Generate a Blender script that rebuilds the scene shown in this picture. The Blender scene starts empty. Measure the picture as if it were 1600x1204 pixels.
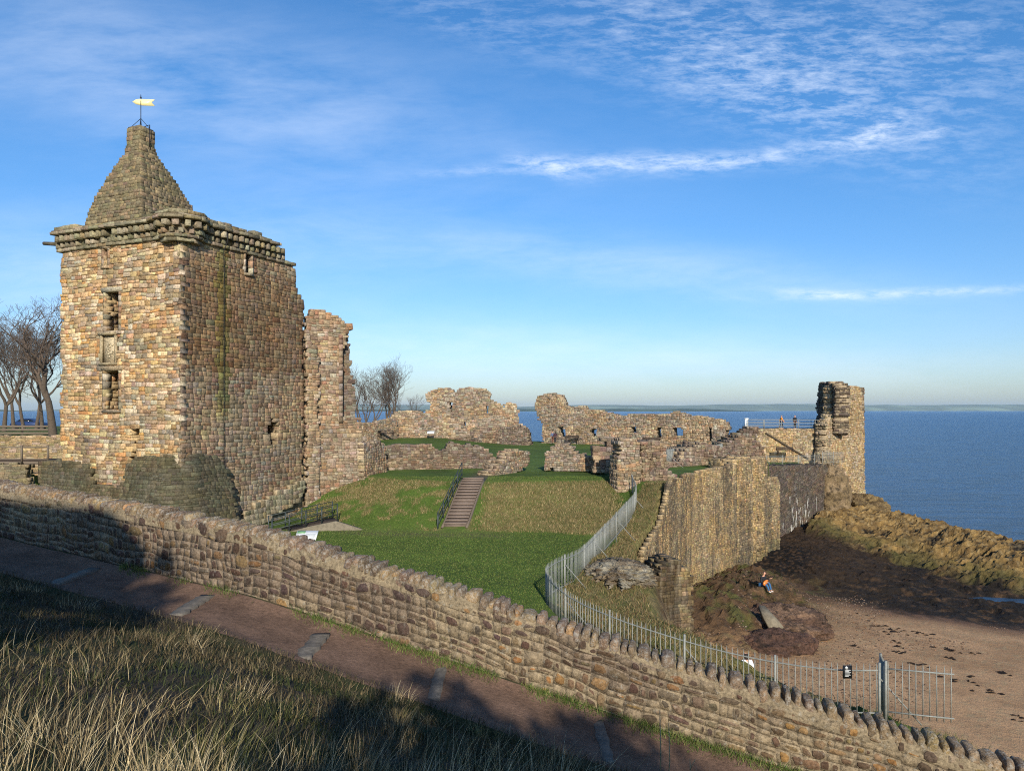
import bpy, bmesh, math, random
import numpy as np
from mathutils import Vector, Matrix
C = bpy.data.collections.new('place'); bpy.context.scene.collection.children.link(C)
sc = bpy.context.scene
rnd = random.Random(7); R = np.random.RandomState(7)
F = 1150.0; HY = 641.0            # focal length and horizon row of the photograph (1600 px wide)
SEA = -15.0                       # the eye is the origin, 15 m above the sea

# ------------------------------------------------------------------ camera, sky, sun, exposure
cam_d = bpy.data.cameras.new('camera'); cam = bpy.data.objects.new('camera', cam_d); C.objects.link(cam)
cam.location = (0, 0, 0); cam.rotation_euler = (math.radians(90), 0, 0)
cam_d.sensor_width = 36; cam_d.lens = 36 * F / 1600; cam_d.shift_y = (HY - 602) / 1600
cam_d.clip_start = .1; cam_d.clip_end = 60000
sc.camera = cam
SUN_EL = math.radians(24); SUN_AZ = math.radians(8)      # azimuth from -Y (behind the eye) towards +X
S = Vector((math.sin(SUN_AZ) * math.cos(SUN_EL), -math.cos(SUN_AZ) * math.cos(SUN_EL), math.sin(SUN_EL)))
sd = bpy.data.lights.new('sun', 'SUN'); sun = bpy.data.objects.new('sun', sd); C.objects.link(sun)
sun.location = (0, -30, 40); sun.rotation_euler = S.to_track_quat('Z', 'Y').to_euler()
sd.energy = 5.0; sd.angle = math.radians(.5); sd.color = (1, .92, .80)
sc.view_settings.view_transform = 'Standard'; sc.view_settings.look = 'None'
sc.view_settings.gamma = 1; sc.view_settings.exposure = 0.17
sc.render.engine = 'CYCLES'; sc.cycles.use_denoising = False; sc.cycles.filter_width = 1.1; sc.cycles.max_bounces = 6


class NT:
    """small helper to write node trees as expressions"""
    def __init__(s, tree):
        s.t = tree; s.n = tree.nodes; s.l = tree.links
    def node(s, kind, ins=None, **kw):
        n = s.n.new(kind)
        for k, v in kw.items(): setattr(n, k, v)
        for k, v in (ins or {}).items(): s.put(n.inputs[k], v)
        return n
    def put(s, sock, v):
        if hasattr(v, 'is_linked') or isinstance(v, bpy.types.NodeSocket): s.l.new(v, sock)
        elif isinstance(v, (tuple, list)) and len(v) == 3 and sock.type == 'RGBA': sock.default_value = (*v, 1)
        else: sock.default_value = v
    def m(s, op, a, b=0.0, c=0.0, clamp=False):
        n = s.n.new('ShaderNodeMath'); n.operation = op; n.use_clamp = clamp
        s.put(n.inputs[0], a); s.put(n.inputs[1], b); s.put(n.inputs[2], c)
        return n.outputs[0]
    def noise(s, vec, scale, detail=6, rough=.6, dist=0):
        n = s.node('ShaderNodeTexNoise', {'Vector': vec, 'Scale': scale, 'Detail': detail, 'Roughness': rough, 'Distortion': dist})
        return n.outputs['Fac']
    def mapping(s, vec, scale, rot=(0, 0, 0), loc=(0, 0, 0)):
        return s.node('ShaderNodeMapping', {'Vector': vec, 'Scale': scale, 'Rotation': rot, 'Location': loc}).outputs[0]
    def ramp(s, v, a, b, lo=0.0, hi=1.0):
        n = s.node('ShaderNodeMapRange', {'Value': v, 'From Min': a, 'From Max': b, 'To Min': lo, 'To Max': hi}); n.clamp = True
        return n.outputs[0]
    def mix(s, f, a, b, mode='MIX'):
        n = s.n.new('ShaderNodeMix'); n.data_type = 'RGBA'; n.blend_type = mode
        s.put(n.inputs[0], f); s.put(n.inputs[6], a); s.put(n.inputs[7], b)
        return n.outputs[2]


def build_world():
    w = bpy.data.worlds.new('World'); sc.world = w; w.use_nodes = True
    w.node_tree.nodes.clear(); T = NT(w.node_tree)
    sky = T.node('ShaderNodeTexSky', sky_type='NISHITA'); sky.sun_disc = False
    sky.sun_elevation = SUN_EL; sky.sun_rotation = math.atan2(S.x, S.y)
    sky.air_density = 1.0; sky.dust_density = .55; sky.ozone_density = 2.2; sky.altitude = 10
    co = T.node('ShaderNodeTexCoord').outputs['Generated']
    sep = T.node('ShaderNodeSeparateXYZ', {0: co})
    x, y, z = sep.outputs
    zc = T.m('MAXIMUM', z, .02)
    den = T.m('ADD', zc, .06)
    px = T.m('DIVIDE', x, den); py = T.m('DIVIDE', y, den)
    pv = T.node('ShaderNodeCombineXYZ', {0: px, 1: py, 2: 0.0}).outputs[0]
    # direction as slopes east and up, so that each bank of cirrus keeps its bearing and height in the sky
    yy = T.m('MAXIMUM', y, .05)
    a = T.m('DIVIDE', x, yy); b = T.m('DIVIDE', z, yy)
    ab = T.node('ShaderNodeCombineXYZ', {0: a, 1: b, 2: 0.0}).outputs[0]

    def bank(cx, cy, sx, sy, ang=0):
        ca, sa = math.cos(ang), math.sin(ang); ux = (cx - 800) / F; uy = (HY - cy) / F
        dx = T.m('SUBTRACT', a, ux); dy = T.m('SUBTRACT', b, uy)
        p = T.m('ADD', T.m('MULTIPLY', dx, ca), T.m('MULTIPLY', dy, sa))
        q = T.m('SUBTRACT', T.m('MULTIPLY', dy, ca), T.m('MULTIPLY', dx, sa))
        p = T.m('DIVIDE', p, sx / F); q = T.m('DIVIDE', q, sy / F)
        r2 = T.m('ADD', T.m('MULTIPLY', p, p), T.m('MULTIPLY', q, q))
        return T.m('POWER', 2.718, T.m('MULTIPLY', r2, -1.0))
    def add(*v):
        o = v[0]
        for k in v[1:]: o = T.m('ADD', o, k)
        return o
    wispy = T.noise(T.mapping(ab, (4.5, 20, 1), (0, 0, math.radians(-20))), 1.6, 11, .66, .25)
    fine = T.noise(T.mapping(ab, (17, 62, 1), (0, 0, math.radians(-16))), 1.3, 11, .74, .2)
    veil = T.noise(T.mapping(ab, (2.2, 8, 1), (0, 0, math.radians(-12))), 1.5, 9, .62, .3)
    mare = add(T.m('MULTIPLY', bank(1150, 60, 330, 90, math.radians(-16)), 1.15), bank(1250, 170, 260, 60, math.radians(-18)),
               T.m('MULTIPLY', bank(1480, 60, 260, 110, math.radians(-10)), .75), T.m('MULTIPLY', bank(720, 25, 170, 40, math.radians(-20)), .6))
    mare = T.m('MULTIPLY', mare, T.ramp(T.m('ADD', T.m('MULTIPLY', fine, .62), T.m('MULTIPLY', wispy, .42)), .47, .80))
    band = add(bank(1010, 255, 170, 15, math.radians(1)), T.m('MULTIPLY', bank(860, 262, 55, 14, math.radians(-14)), .8),
               T.m('MULTIPLY', bank(1200, 243, 120, 12, math.radians(10)), .6), T.m('MULTIPLY', bank(1370, 207, 60, 16, math.radians(25)), .7),
               T.m('MULTIPLY', bank(1455, 210, 40, 8, math.radians(15)), .5), T.m('MULTIPLY', bank(1440, 457, 220, 7, math.radians(2)), .8),
               T.m('MULTIPLY', bank(1290, 460, 90, 7, math.radians(-5)), .5), T.m('MULTIPLY', bank(740, 268, 90, 7, math.radians(3)), .4))
    band = T.m('MULTIPLY', band, T.ramp(fine, .36, .62))
    soft = add(T.m('MULTIPLY', bank(300, 130, 480, 110, math.radians(-12)), .46), T.m('MULTIPLY', bank(1000, 420, 430, 40, math.radians(-6)), .42),
               T.m('MULTIPLY', bank(150, 440, 420, 110, math.radians(4)), .42), T.m('MULTIPLY', bank(700, 545, 520, 46), .4),
               T.m('MULTIPLY', bank(1250, 580, 620, 34), .3))
    soft = T.m('MULTIPLY', soft, T.ramp(T.m('ADD', T.m('MULTIPLY', veil, .7), T.m('MULTIPLY', wispy, .35)), .36, .68))
    fac = T.m('MINIMUM', add(T.m('MULTIPLY', mare, .52), T.m('MULTIPLY', band, .55), T.m('MULTIPLY', soft, .8)), .85)
    fac = T.m('MULTIPLY', fac, T.ramp(y, 0, .2))
    hs = T.node('ShaderNodeHueSaturation', {'Saturation': 1.28, 'Value': 1.0, 'Color': sky.outputs[0]}).outputs[0]
    tint = T.mix(1.0, hs, T.mix(T.m('POWER', T.ramp(z, 0, .42), .6), (.60, .665, .94), (.88, 1.04, 1.17)), 'MULTIPLY')
    col = T.mix(fac, tint, (7.2, 7.9, 9.0))
    bg = T.node('ShaderNodeBackground', {'Color': col, 'Strength': .13})
    out = T.node('ShaderNodeOutputWorld'); T.l.new(bg.outputs[0], out.inputs[0])
build_world()

# ------------------------------------------------------------------ helpers
def lin(c):
    if isinstance(c, str): c = [int(c[i:i + 2], 16) / 255 for i in (0, 2, 4)]
    return tuple(((v + .055) / 1.055) ** 2.4 if v > .04045 else v / 12.92 for v in c)
def ray(px, py, Y): return np.array([(px - 800) / F * Y, Y, -(py - HY) / F * Y])
def X(px, Y): return (px - 800) / F * Y
def Z(py, Y): return -(py - HY) / F * Y

def _h(ix, iy, iz, seed):
    n = (ix.astype(np.int64) * 374761393 + iy.astype(np.int64) * 668265263 + iz.astype(np.int64) * 2147483647 + seed * 1274126177) & 0xffffffff
    n = ((n ^ (n >> 13)) * 1274126177) & 0xffffffff
    return ((n ^ (n >> 16)) & 0xffffff) / float(0xffffff)
def vnoise(x, y, z=0.0, seed=0):
    x, y, z = np.broadcast_arrays(np.asarray(x, float), np.asarray(y, float), np.asarray(z, float))
    ix, iy, iz = np.floor(x), np.floor(y), np.floor(z)
    fx, fy, fz = x - ix, y - iy, z - iz
    s = lambda t: t * t * (3 - 2 * t)
    fx, fy, fz = s(fx), s(fy), s(fz); r = 0
    for a in (0, 1):
        for b in (0, 1):
            for c in (0, 1):
                w = (fx if a else 1 - fx) * (fy if b else 1 - fy) * (fz if c else 1 - fz)
                r = r + w * _h(ix + a, iy + b, iz + c, seed)
    return r
def fbm(x, y, z=0.0, seed=0, oct=4):
    r = 0; a = .5; f = 1.0
    for i in range(oct):
        r = r + a * vnoise(np.asarray(x) * f, np.asarray(y) * f, np.asarray(z) * f, seed + i * 17); a *= .5; f *= 2.03
    return r / (1 - .5 ** oct)
def ridged(x, y, z=0.0, seed=0, oct=4):
    r = 0; a = .5; f = 1.0
    for i in range(oct):
        r = r + a * (1 - np.abs(2 * vnoise(np.asarray(x) * f, np.asarray(y) * f, np.asarray(z) * f, seed + i * 17) - 1)); a *= .5; f *= 2.1
    return r / (1 - .5 ** oct)
def sstep(t): t = np.clip(t, 0, 1); return t * t * (3 - 2 * t)
def pip(x, y, poly):
    x = np.asarray(x); y = np.asarray(y); ins = np.zeros(x.shape, bool); n = len(poly); j = n - 1
    for i in range(n):
        xi, yi = poly[i][:2]; xj, yj = poly[j][:2]
        if yi != yj:
            ins ^= ((yi > y) != (yj > y)) & (x < (xj - xi) * (y - yi) / (yj - yi) + xi)
        j = i
    return ins
def segdist(x, y, pts, closed=False):
    d = np.full(np.shape(x), 1e9); n = len(pts)
    for i in range(n if closed else n - 1):
        ax, ay = pts[i][:2]; bx, by = pts[(i + 1) % n][:2]; dx, dy = bx - ax, by - ay
        t = np.clip(((x - ax) * dx + (y - ay) * dy) / (dx * dx + dy * dy + 1e-9), 0, 1)
        d = np.minimum(d, np.hypot(x - ax - t * dx, y - ay - t * dy))
    return d

def tag(o, label=None, cat=None, group=None, kind=None):
    if label: o['label'] = label
    if cat: o['category'] = cat
    if group: o['group'] = group
    if kind: o['kind'] = kind
    return o
def thing(name, label, cat, loc=(0, 0, 0), rz=0, group=None):
    o = bpy.data.objects.new(name, None); C.objects.link(o); o.location = loc; o.rotation_euler = (0, 0, rz)
    o.empty_display_size = .3
    return tag(o, label, cat, group)

def mesh_obj(name, V, faces, mat, parent=None, col=None, smooth=False, loc=None, local=False):
    """V (n,3) in world space, faces: list of index arrays (m,k)."""
    V = np.asarray(V, float)
    if not local:
        if loc is not None: V = V - np.asarray(loc, float)
        elif parent is not None:
            p = parent; V = V - np.array(p.location)
            if p.parent is not None: V = V - np.array(p.parent.location)
            rz = p.rotation_euler[2]
            if rz:
                c, s = math.cos(-rz), math.sin(-rz); V = np.stack([V[:, 0] * c - V[:, 1] * s, V[:, 0] * s + V[:, 1] * c, V[:, 2]], 1)
    me = bpy.data.meshes.new(name)
    faces = [np.asarray(f, np.int64) for f in faces if len(f)]
    loops = np.concatenate([f.ravel() for f in faces]); tot = np.concatenate([np.full(len(f), f.shape[1]) for f in faces])
    me.vertices.add(len(V)); me.vertices.foreach_set('co', V.astype(np.float32).ravel())
    me.loops.add(len(loops)); me.loops.foreach_set('vertex_index', loops.astype(np.int32))
    me.polygons.add(len(tot)); st = np.concatenate([[0], np.cumsum(tot)[:-1]])
    me.polygons.foreach_set('loop_start', st.astype(np.int32)); me.polygons.foreach_set('loop_total', tot.astype(np.int32))
    if smooth: me.polygons.foreach_set('use_smooth', np.ones(len(tot), bool))
    me.update(calc_edges=True)
    if col is not None:
        at = me.color_attributes.new('Col', 'FLOAT_COLOR', 'POINT')
        c4 = np.ones((len(V), 4), np.float32); c4[:, :3] = col; at.data.foreach_set('color', c4.ravel())
    o = bpy.data.objects.new(name, me); C.objects.link(o)
    if loc is not None: o.location = loc
    if parent is not None: o.parent = parent
    me.materials.append(mat)
    return o

class MB:
    """collects shapes for one mesh"""
    def __init__(s): s.V = []; s.F = {}; s.n = 0; s.C = []
    def add(s, V, faces, col=None):
        V = np.asarray(V, float).reshape(-1, 3)
        for f in faces:
            f = np.asarray(f, np.int64)
            if f.ndim == 1: f = f[None]
            if len(f): s.F.setdefault(f.shape[1], []).append(f + s.n)
        s.V.append(V); s.n += len(V)
        if col is not None: s.C.append(np.broadcast_to(np.asarray(col, float), (len(V), 3)))
    def box(s, c, size, rz=0, col=None, rx=0, ry=0):
        h = np.array(size) / 2
        v = np.array([[x, y, z] for z in (-1, 1) for y in (-1, 1) for x in (-1, 1)]) * h
        M = np.array(Matrix.Rotation(rz, 3, 'Z') @ Matrix.Rotation(ry, 3, 'Y') @ Matrix.Rotation(rx, 3, 'X'))
        s.add(v @ M.T + np.array(c), [BOXF], col)
    def tube(s, pts, r, k=8, col=None, cap=True):
        pts = [np.array(p, float) for p in pts]; n = len(pts)
        rr = [r] * n if np.isscalar(r) else list(r); V = []; up = None
        for i in range(n):
            d = pts[min(i + 1, n - 1)] - pts[max(i - 1, 0)]; d = d / (np.linalg.norm(d) + 1e-9)
            if up is None: up = np.array([0, 0, 1.]) if abs(d[2]) < .9 else np.array([1., 0, 0])
            a = np.cross(d, up); a /= np.linalg.norm(a) + 1e-9; b = np.cross(d, a); up = -b if False else up
            for j in range(k):
                t = 2 * math.pi * j / k; V.append(pts[i] + rr[i] * (a * math.cos(t) + b * math.sin(t)))
        Fq = [[i * k + j, i * k + (j + 1) % k, (i + 1) * k + (j + 1) % k, (i + 1) * k + j] for i in range(n - 1) for j in range(k)]
        fs = [np.array(Fq)]
        if cap and k > 2: fs += [np.arange(k)[::-1], np.arange((n - 1) * k, n * k)]
        s.add(V, fs, col)
    def bar(s, a, b, w, h=None, col=None):
        """rectangular bar from a to b"""
        a = np.array(a, float); b = np.array(b, float); d = b - a; L = np.linalg.norm(d); d /= L; h = h or w
        up = np.array([0, 0, 1.]) if abs(d[2]) < .95 else np.array([0, 1., 0])
        p = np.cross(d, up); p /= np.linalg.norm(p); q = np.cross(p, d)
        V = [e + p * i * w / 2 + q * j * h / 2 for e in (a, b) for j in (-1, 1) for i in (-1, 1)]
        V = np.array([V[0], V[1], V[4], V[5], V[2], V[3], V[6], V[7]]); s.add(V, [BOXF], col)
    def lathe(s, prof, c, k=12, col=None):
        V = [[c[0] + r * math.cos(2 * math.pi * j / k), c[1] + r * math.sin(2 * math.pi * j / k), c[2] + z] for r, z in prof for j in range(k)]
        n = len(prof); Fq = [[i * k + j, i * k + (j + 1) % k, (i + 1) * k + (j + 1) % k, (i + 1) * k + j] for i in range(n - 1) for j in range(k)]
        s.add(V, [np.array(Fq), np.arange(k)[::-1], np.arange((n - 1) * k, n * k)], col)
    def prism(s, poly, p0, ax, ay, an, t, col=None):
        """polygon (list of 2d) in the frame p0, ax, ay, extruded by t along an"""
        P = np.array(poly); p0, ax, ay, an = [np.array(q, float) for q in (p0, ax, ay, an)]
        A = p0 + P[:, :1] * ax + P[:, 1:] * ay; n = len(P)
        q = [[i, (i + 1) % n, n + (i + 1) % n, n + i] for i in range(n)]
        s.add(np.concatenate([A, A + an * t]), [np.array(q), np.arange(n)[::-1], np.arange(n, 2 * n)], col)
    def build(s, name, mat, parent=None, smooth=False, loc=None, local=False):
        col = np.concatenate(s.C) if s.C and sum(map(len, s.C)) == s.n else None
        return mesh_obj(name, np.concatenate(s.V), [np.concatenate(f) for f in s.F.values()], mat, parent, col, smooth, loc, local)
BOXF = np.array([[0, 2, 3, 1], [4, 5, 7, 6], [0, 1, 5, 4], [2, 6, 7, 3], [0, 4, 6, 2], [1, 3, 7, 5]])

# ------------------------------------------------------------------ materials
def new_mat(name):
    m = bpy.data.materials.new(name); m.use_nodes = True; m.node_tree.nodes.clear(); T = NT(m.node_tree)
    b = T.node('ShaderNodeBsdfPrincipled'); o = T.node('ShaderNodeOutputMaterial'); T.l.new(b.outputs[0], o.inputs[0])
    return m, T, b
def bump(T, b, h, strength, dist):
    n = T.node('ShaderNodeBump', {'Height': h, 'Strength': strength, 'Distance': dist}); T.l.new(n.outputs[0], b.inputs['Normal'])
def masonry_mat(name, streak=0.0, lichen=.2, lcol=(.42, .40, .30), scale=1.0, bump_d=.03, moss=0.0, lth=.62):
    m, T, b = new_mat(name)
    col = T.node('ShaderNodeVertexColor', layer_name='Col').outputs[0]
    pos = T.node('ShaderNodeNewGeometry').outputs['Position']
    n1 = T.noise(pos, 1.3 * scale, 6, .62); n2 = T.noise(pos, 9 * scale, 6, .7); n3 = T.noise(pos, 45 * scale, 4, .7)
    v = T.m('ADD', T.m('MULTIPLY', T.m('SUBTRACT', n1, .5), 1.1), T.m('ADD', T.m('MULTIPLY', T.m('SUBTRACT', n2, .5), 3.0), T.m('MULTIPLY', T.m('SUBTRACT', n3, .5), 1.4)))
    v = T.m('MAXIMUM', T.m('ADD', v, 1.0), .25)
    vc = T.node('ShaderNodeCombineXYZ', {0: v, 1: v, 2: v}).outputs[0]
    c = T.mix(1.0, col, vc, 'MULTIPLY')
    lm = T.m('MULTIPLY', T.ramp(T.noise(pos, 4.2 * scale, 10, .8), lth - .04, lth + .05), lichen)
    c = T.mix(lm, c, lcol)
    if streak:
        broad = T.noise(T.mapping(pos, (.16, .16, .05)), 1.6, 4, .6, .3)
        sn = T.noise(T.mapping(pos, (.75, .75, .06)), 1.25, 8, .72, .5)
        sm = T.m('MULTIPLY', T.ramp(T.m('ADD', T.m('MULTIPLY', sn, .75), T.m('MULTIPLY', broad, .4)), .56, .63), streak)
        sm = T.m('MULTIPLY', sm, T.ramp(T.noise(pos, 2.4, 6, .7), .38, .56, .25, 1.0))
        c = T.mix(sm, c, (.06, .052, .042))
        sn2 = T.noise(T.mapping(pos, (1.9, 1.9, .16), loc=(9, 4, 2)), 1.2, 8, .72, .6)
        c = T.mix(T.m('MULTIPLY', T.ramp(sn2, .53, .66), streak * .5), c, (.30, .25, .17))
        sn3 = T.noise(T.mapping(pos, (2.6, 2.6, .25), loc=(3, 8, 5)), 1.1, 8, .75, .6)
        c = T.mix(T.m('MULTIPLY', T.ramp(sn3, .58, .70), streak * .6), c, (.07, .06, .05))
    if moss:
        mm = T.m('MULTIPLY', T.ramp(T.noise(pos, .9 * scale, 8, .7), .42, .6), moss)
        c = T.mix(mm, c, (.055, .06, .028))
    T.put(b.inputs['Base Color'], c); b.inputs['Roughness'].default_value = .93; b.inputs['Specular IOR Level'].default_value = .2
    bump(T, b, T.m('ADD', T.m('MULTIPLY', n2, 1.2), T.m('MULTIPLY', n3, .5)), 1.0, bump_d)
    return m
def plain_mat(name, c, rough=.6, metal=0.0, var=.25, scale=14, bd=0.0):
    m, T, b = new_mat(name); pos = T.node('ShaderNodeNewGeometry').outputs['Position']
    n = T.noise(pos, scale, 6, .65); v = T.ramp(n, .25, .75, 1 - var, 1 + var)
    cc = T.mix(1.0, c, T.node('ShaderNodeCombineXYZ', {0: v, 1: v, 2: v}).outputs[0], 'MULTIPLY')
    T.put(b.inputs['Base Color'], cc); b.inputs['Roughness'].default_value = rough; b.inputs['Metallic'].default_value = metal
    if bd: bump(T, b, n, .8, bd)
    return m
def wood_mat(name, c, scale=6):
    m, T, b = new_mat(name); pos = T.node('ShaderNodeNewGeometry').outputs['Position']
    n = T.noise(T.mapping(pos, (1, 1, 8)), scale, 7, .7, .4); v = T.ramp(n, .25, .75, .6, 1.35)
    cc = T.mix(1.0, c, T.node('ShaderNodeCombineXYZ', {0: v, 1: v, 2: v}).outputs[0], 'MULTIPLY')
    T.put(b.inputs['Base Color'], cc); b.inputs['Roughness'].default_value = .85; bump(T, b, n, .5, .01)
    return m
def attr_mat(name, rough=.9, var=.5, s1=2.0, s2=14, s3=60, bd=.03, trans=0.0, smap=(1, 1, 1)):
    """colour comes from the mesh's own colour attribute, varied by noise"""
    m, T, b = new_mat(name)
    col = T.node('ShaderNodeVertexColor', layer_name='Col').outputs[0]
    pos = T.mapping(T.node('ShaderNodeNewGeometry').outputs['Position'], smap)
    n1, n2, n3 = T.noise(pos, s1, 6, .65), T.noise(pos, s2, 5, .7), T.noise(pos, s3, 3, .7)
    s = T.m('ADD', n1, T.m('ADD', n2, n3)); v = T.ramp(s, 1.05, 1.95, 1 - var, 1 + var)
    c = T.mix(1.0, col, T.node('ShaderNodeCombineXYZ', {0: v, 1: v, 2: v}).outputs[0], 'MULTIPLY')
    T.put(b.inputs['Base Color'], c); b.inputs['Roughness'].default_value = rough; b.inputs['Specular IOR Level'].default_value = .2
    if bd: bump(T, b, T.m('ADD', n2, T.m('MULTIPLY', n3, .6)), 1.0, bd)
    if trans: b.inputs['Subsurface Weight'].default_value = 0
    return m
M = {}
M['tower'] = masonry_mat('tower_stone', lichen=.35, lcol=(.30, .27, .19), moss=.0)
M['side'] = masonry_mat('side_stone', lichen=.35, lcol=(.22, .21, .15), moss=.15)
M['mossy'] = masonry_mat('mossy_stone', lichen=.4, lcol=(.24, .22, .14), moss=.35)
M['ruin'] = masonry_mat('ruin_stone', lichen=.35, lcol=(.30, .28, .22), bump_d=.06)
M['ruin_far'] = masonry_mat('far_ruin_stone', lichen=.35, lcol=(.33, .29, .24), scale=.6, bump_d=.1)
M['curtain'] = masonry_mat('stained_stone', streak=.8, lichen=.3, lcol=(.3, .28, .2), bump_d=.05)
M['garden'] = masonry_mat('wall_stone', lichen=.55, lcol=(.40, .38, .31), scale=2.2, bump_d=.018, lth=.6)
M['cope'] = masonry_mat('coping_stone', lichen=.7, lcol=(.46, .44, .38), scale=3.2, bump_d=.03, lth=.54)
M['rock'] = masonry_mat('rock', lichen=.4, lcol=(.3, .26, .18), scale=.8, bump_d=.12)
M['ground'] = attr_mat('turf', .95, .42, .5, 5, 26, .05)
M['shore'] = attr_mat('shore_sand_and_rock', .8, .35, .8, 4, 22, .06)
M['groundrock'] = attr_mat('shore_rock', .85, .6, 1.1, 4.5, 17, .16)
M['soil'] = attr_mat('slope_soil', .95, .5, 1.5, 9, 40, .03)
M['gravel'] = attr_mat('path_gravel', .95, .7, 1.6, 14, 60, .02)
M['blade'] = attr_mat('grass_blades', .7, .25, .8, 5, 20, 0)
M['metal'] = plain_mat('galvanised_steel', lin('888a83'), .65, .2, .35)
M['darkmetal'] = plain_mat('dark_painted_steel', lin('3a4240'), .5, .3, .15)
M['iron'] = plain_mat('black_iron', lin('26262a'), .6, .4)
M['gold'] = plain_mat('gilded_metal', (1, .88, .42), .4, .15, .06)
M['wood'] = wood_mat('weathered_wood', lin('6b5f50'))
M['darkwood'] = wood_mat('dark_wood', lin('3a2f26'))
M['step'] = plain_mat('path_step_slab', lin('6b6459'), .9, 0, .5, 12, .01)
M['stair'] = wood_mat('stair_wood', lin('77675a'))
M['concrete'] = plain_mat('old_concrete', lin('7a705c'), .95, 0, .4, 6, .02)
M['white'] = plain_mat('white_panel', lin('e4e6e2'), .5, 0, .05)
M['printgreen'] = plain_mat('panel_print_green', lin('6f9a6a'), .5, 0, .1)
M['printgrey'] = plain_mat('panel_print_grey', lin('8f989c'), .5, 0, .3, 30)
M['black'] = plain_mat('black_sign', lin('16181a'), .45, 0, .1)
M['guano'] = plain_mat('bird_droppings', lin('bcb7aa'), .9, 0, .25, 9)
M['bark'] = plain_mat('bark', lin('554a3e'), .95, 0, .45, 9, .03)
M['twig'] = plain_mat('twigs', lin('5a4d42'), .95, 0, .3, 4)

# ------------------------------------------------------------------ masonry
PAL = {  # sRGB stone colours
 'front': ['a98d68', 'b49a74', '97805f', 'a89474', '948470', 'b5a68c', '8c6e50', '8c7862', 'a3825e', '84705a', 'b8ab92', 'ab8050', '807464', 'a3957f', 'c0ad8a'],
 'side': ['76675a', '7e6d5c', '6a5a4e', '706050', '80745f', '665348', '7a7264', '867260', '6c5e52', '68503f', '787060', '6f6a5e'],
 'pink': ['8f7a62', '988468', '7d6854', '877560', 'a08d76', '755e4c', '93826c', '8c6c54', '9c9080'],
 'moss': ['5e5743', '544d3c', '68604c', '504838', '5a5444'],
 'ruin': ['82735f', '8c7a66', '766656', '958672', '6e5c4e', '866e5a', '988a76', '7a6556', '6c6054'],
 'pinkfar': ['94806a', '8c7862', '9e8e78', '7e6a58', '8a7c6a', '9a7e60', '766c5e', 'a29680'],
 'curtain': ['8f7d5e', '9a865f', '857252', 'a39070', '7b6a54', '8b7756', '968262', '73654f'],
 'seat': ['988566', 'a38d68', '8c785c', 'ac9a78', '806f54', '9a825c', 'a69680'],
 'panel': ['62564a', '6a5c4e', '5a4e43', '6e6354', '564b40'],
 'garden': ['665648', '56463e', '6f5f50', '4e413a', '7c6c54', '72624f', '5c4e45', '84714f', '635449', '54443e', '7a6c5a', '8a6a44', '594c44'],
 'cap': ['8a7f66', '968a70', '7c725c', 'a09478', '857452', '6e6650'],
 'pyramid': ['7d7258', '746a50', '867859', '8c7a5c', '6c624c', '7c6e56', '927e5e'],
}
def pick(pal, n, rs, jit=.10):
    P = np.array([lin(c) for c in PAL[pal]]); c = P[rs.randint(0, len(P), n)]; c = c * .86 + P.mean(0) * .14; c = c * .94 + c.mean(1)[:, None] * .06
    return c * (1 + jit * rs.randn(n, 1)).clip(.6, 1.5) * (1 + .04 * rs.randn(n, 3))

def layout(u0, u1, v0, v1, rs, ch=(.16, .30), cw=(.22, .62), split=.22, coursed=False):
    out = []; v = v0
    def sp(a, b, c, d):
        w, h = b - a, d - c
        if h > ch[1] * rs.uniform(.85, 1.2): k = c + h * rs.uniform(.34, .66); sp(a, b, c, k); sp(a, b, k, d)
        elif w > cw[1] * rs.uniform(.6, 1.15): k = a + w * rs.uniform(.32, .68); sp(a, k, c, d); sp(k, b, c, d)
        elif h > ch[0] * 1.7 and rs.rand() < .22: k = c + h * rs.uniform(.36, .64); sp(a, b, c, k); sp(a, b, k, d)
        else: out.append((a, b, c, d))
    if not coursed:
        while v < v1:
            h = ch[1] * rs.uniform(1.7, 2.6); u = u0 - rs.uniform(0, cw[1])
            while u < u1: w = cw[1] * rs.uniform(.9, 2.0); sp(u, u + w, v, v + h); u += w
            v += h
        return np.array(out)
    while v < v1:
        h = rs.uniform(*ch); u = u0 - rs.uniform(0, cw[1])
        while u < u1:
            w = rs.uniform(*cw) * (.75 + .5 * (h - ch[0]) / (ch[1] - ch[0] + 1e-6))
            if h > ch[0] * 1.25 and rs.rand() < split:
                k = rs.uniform(.38, .62); out.append((u, u + w, v, v + h * k)); 
                if rs.rand() < .5:
                    q = rs.uniform(.35, .65); out.append((u, u + w * q, v + h * k, v + h)); out.append((u + w * q, u + w, v + h * k, v + h))
                else: out.append((u, u + w, v + h * k, v + h))
            else: out.append((u, u + w, v, v + h))
            u += w
        v += h
    return np.array(out)

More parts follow.
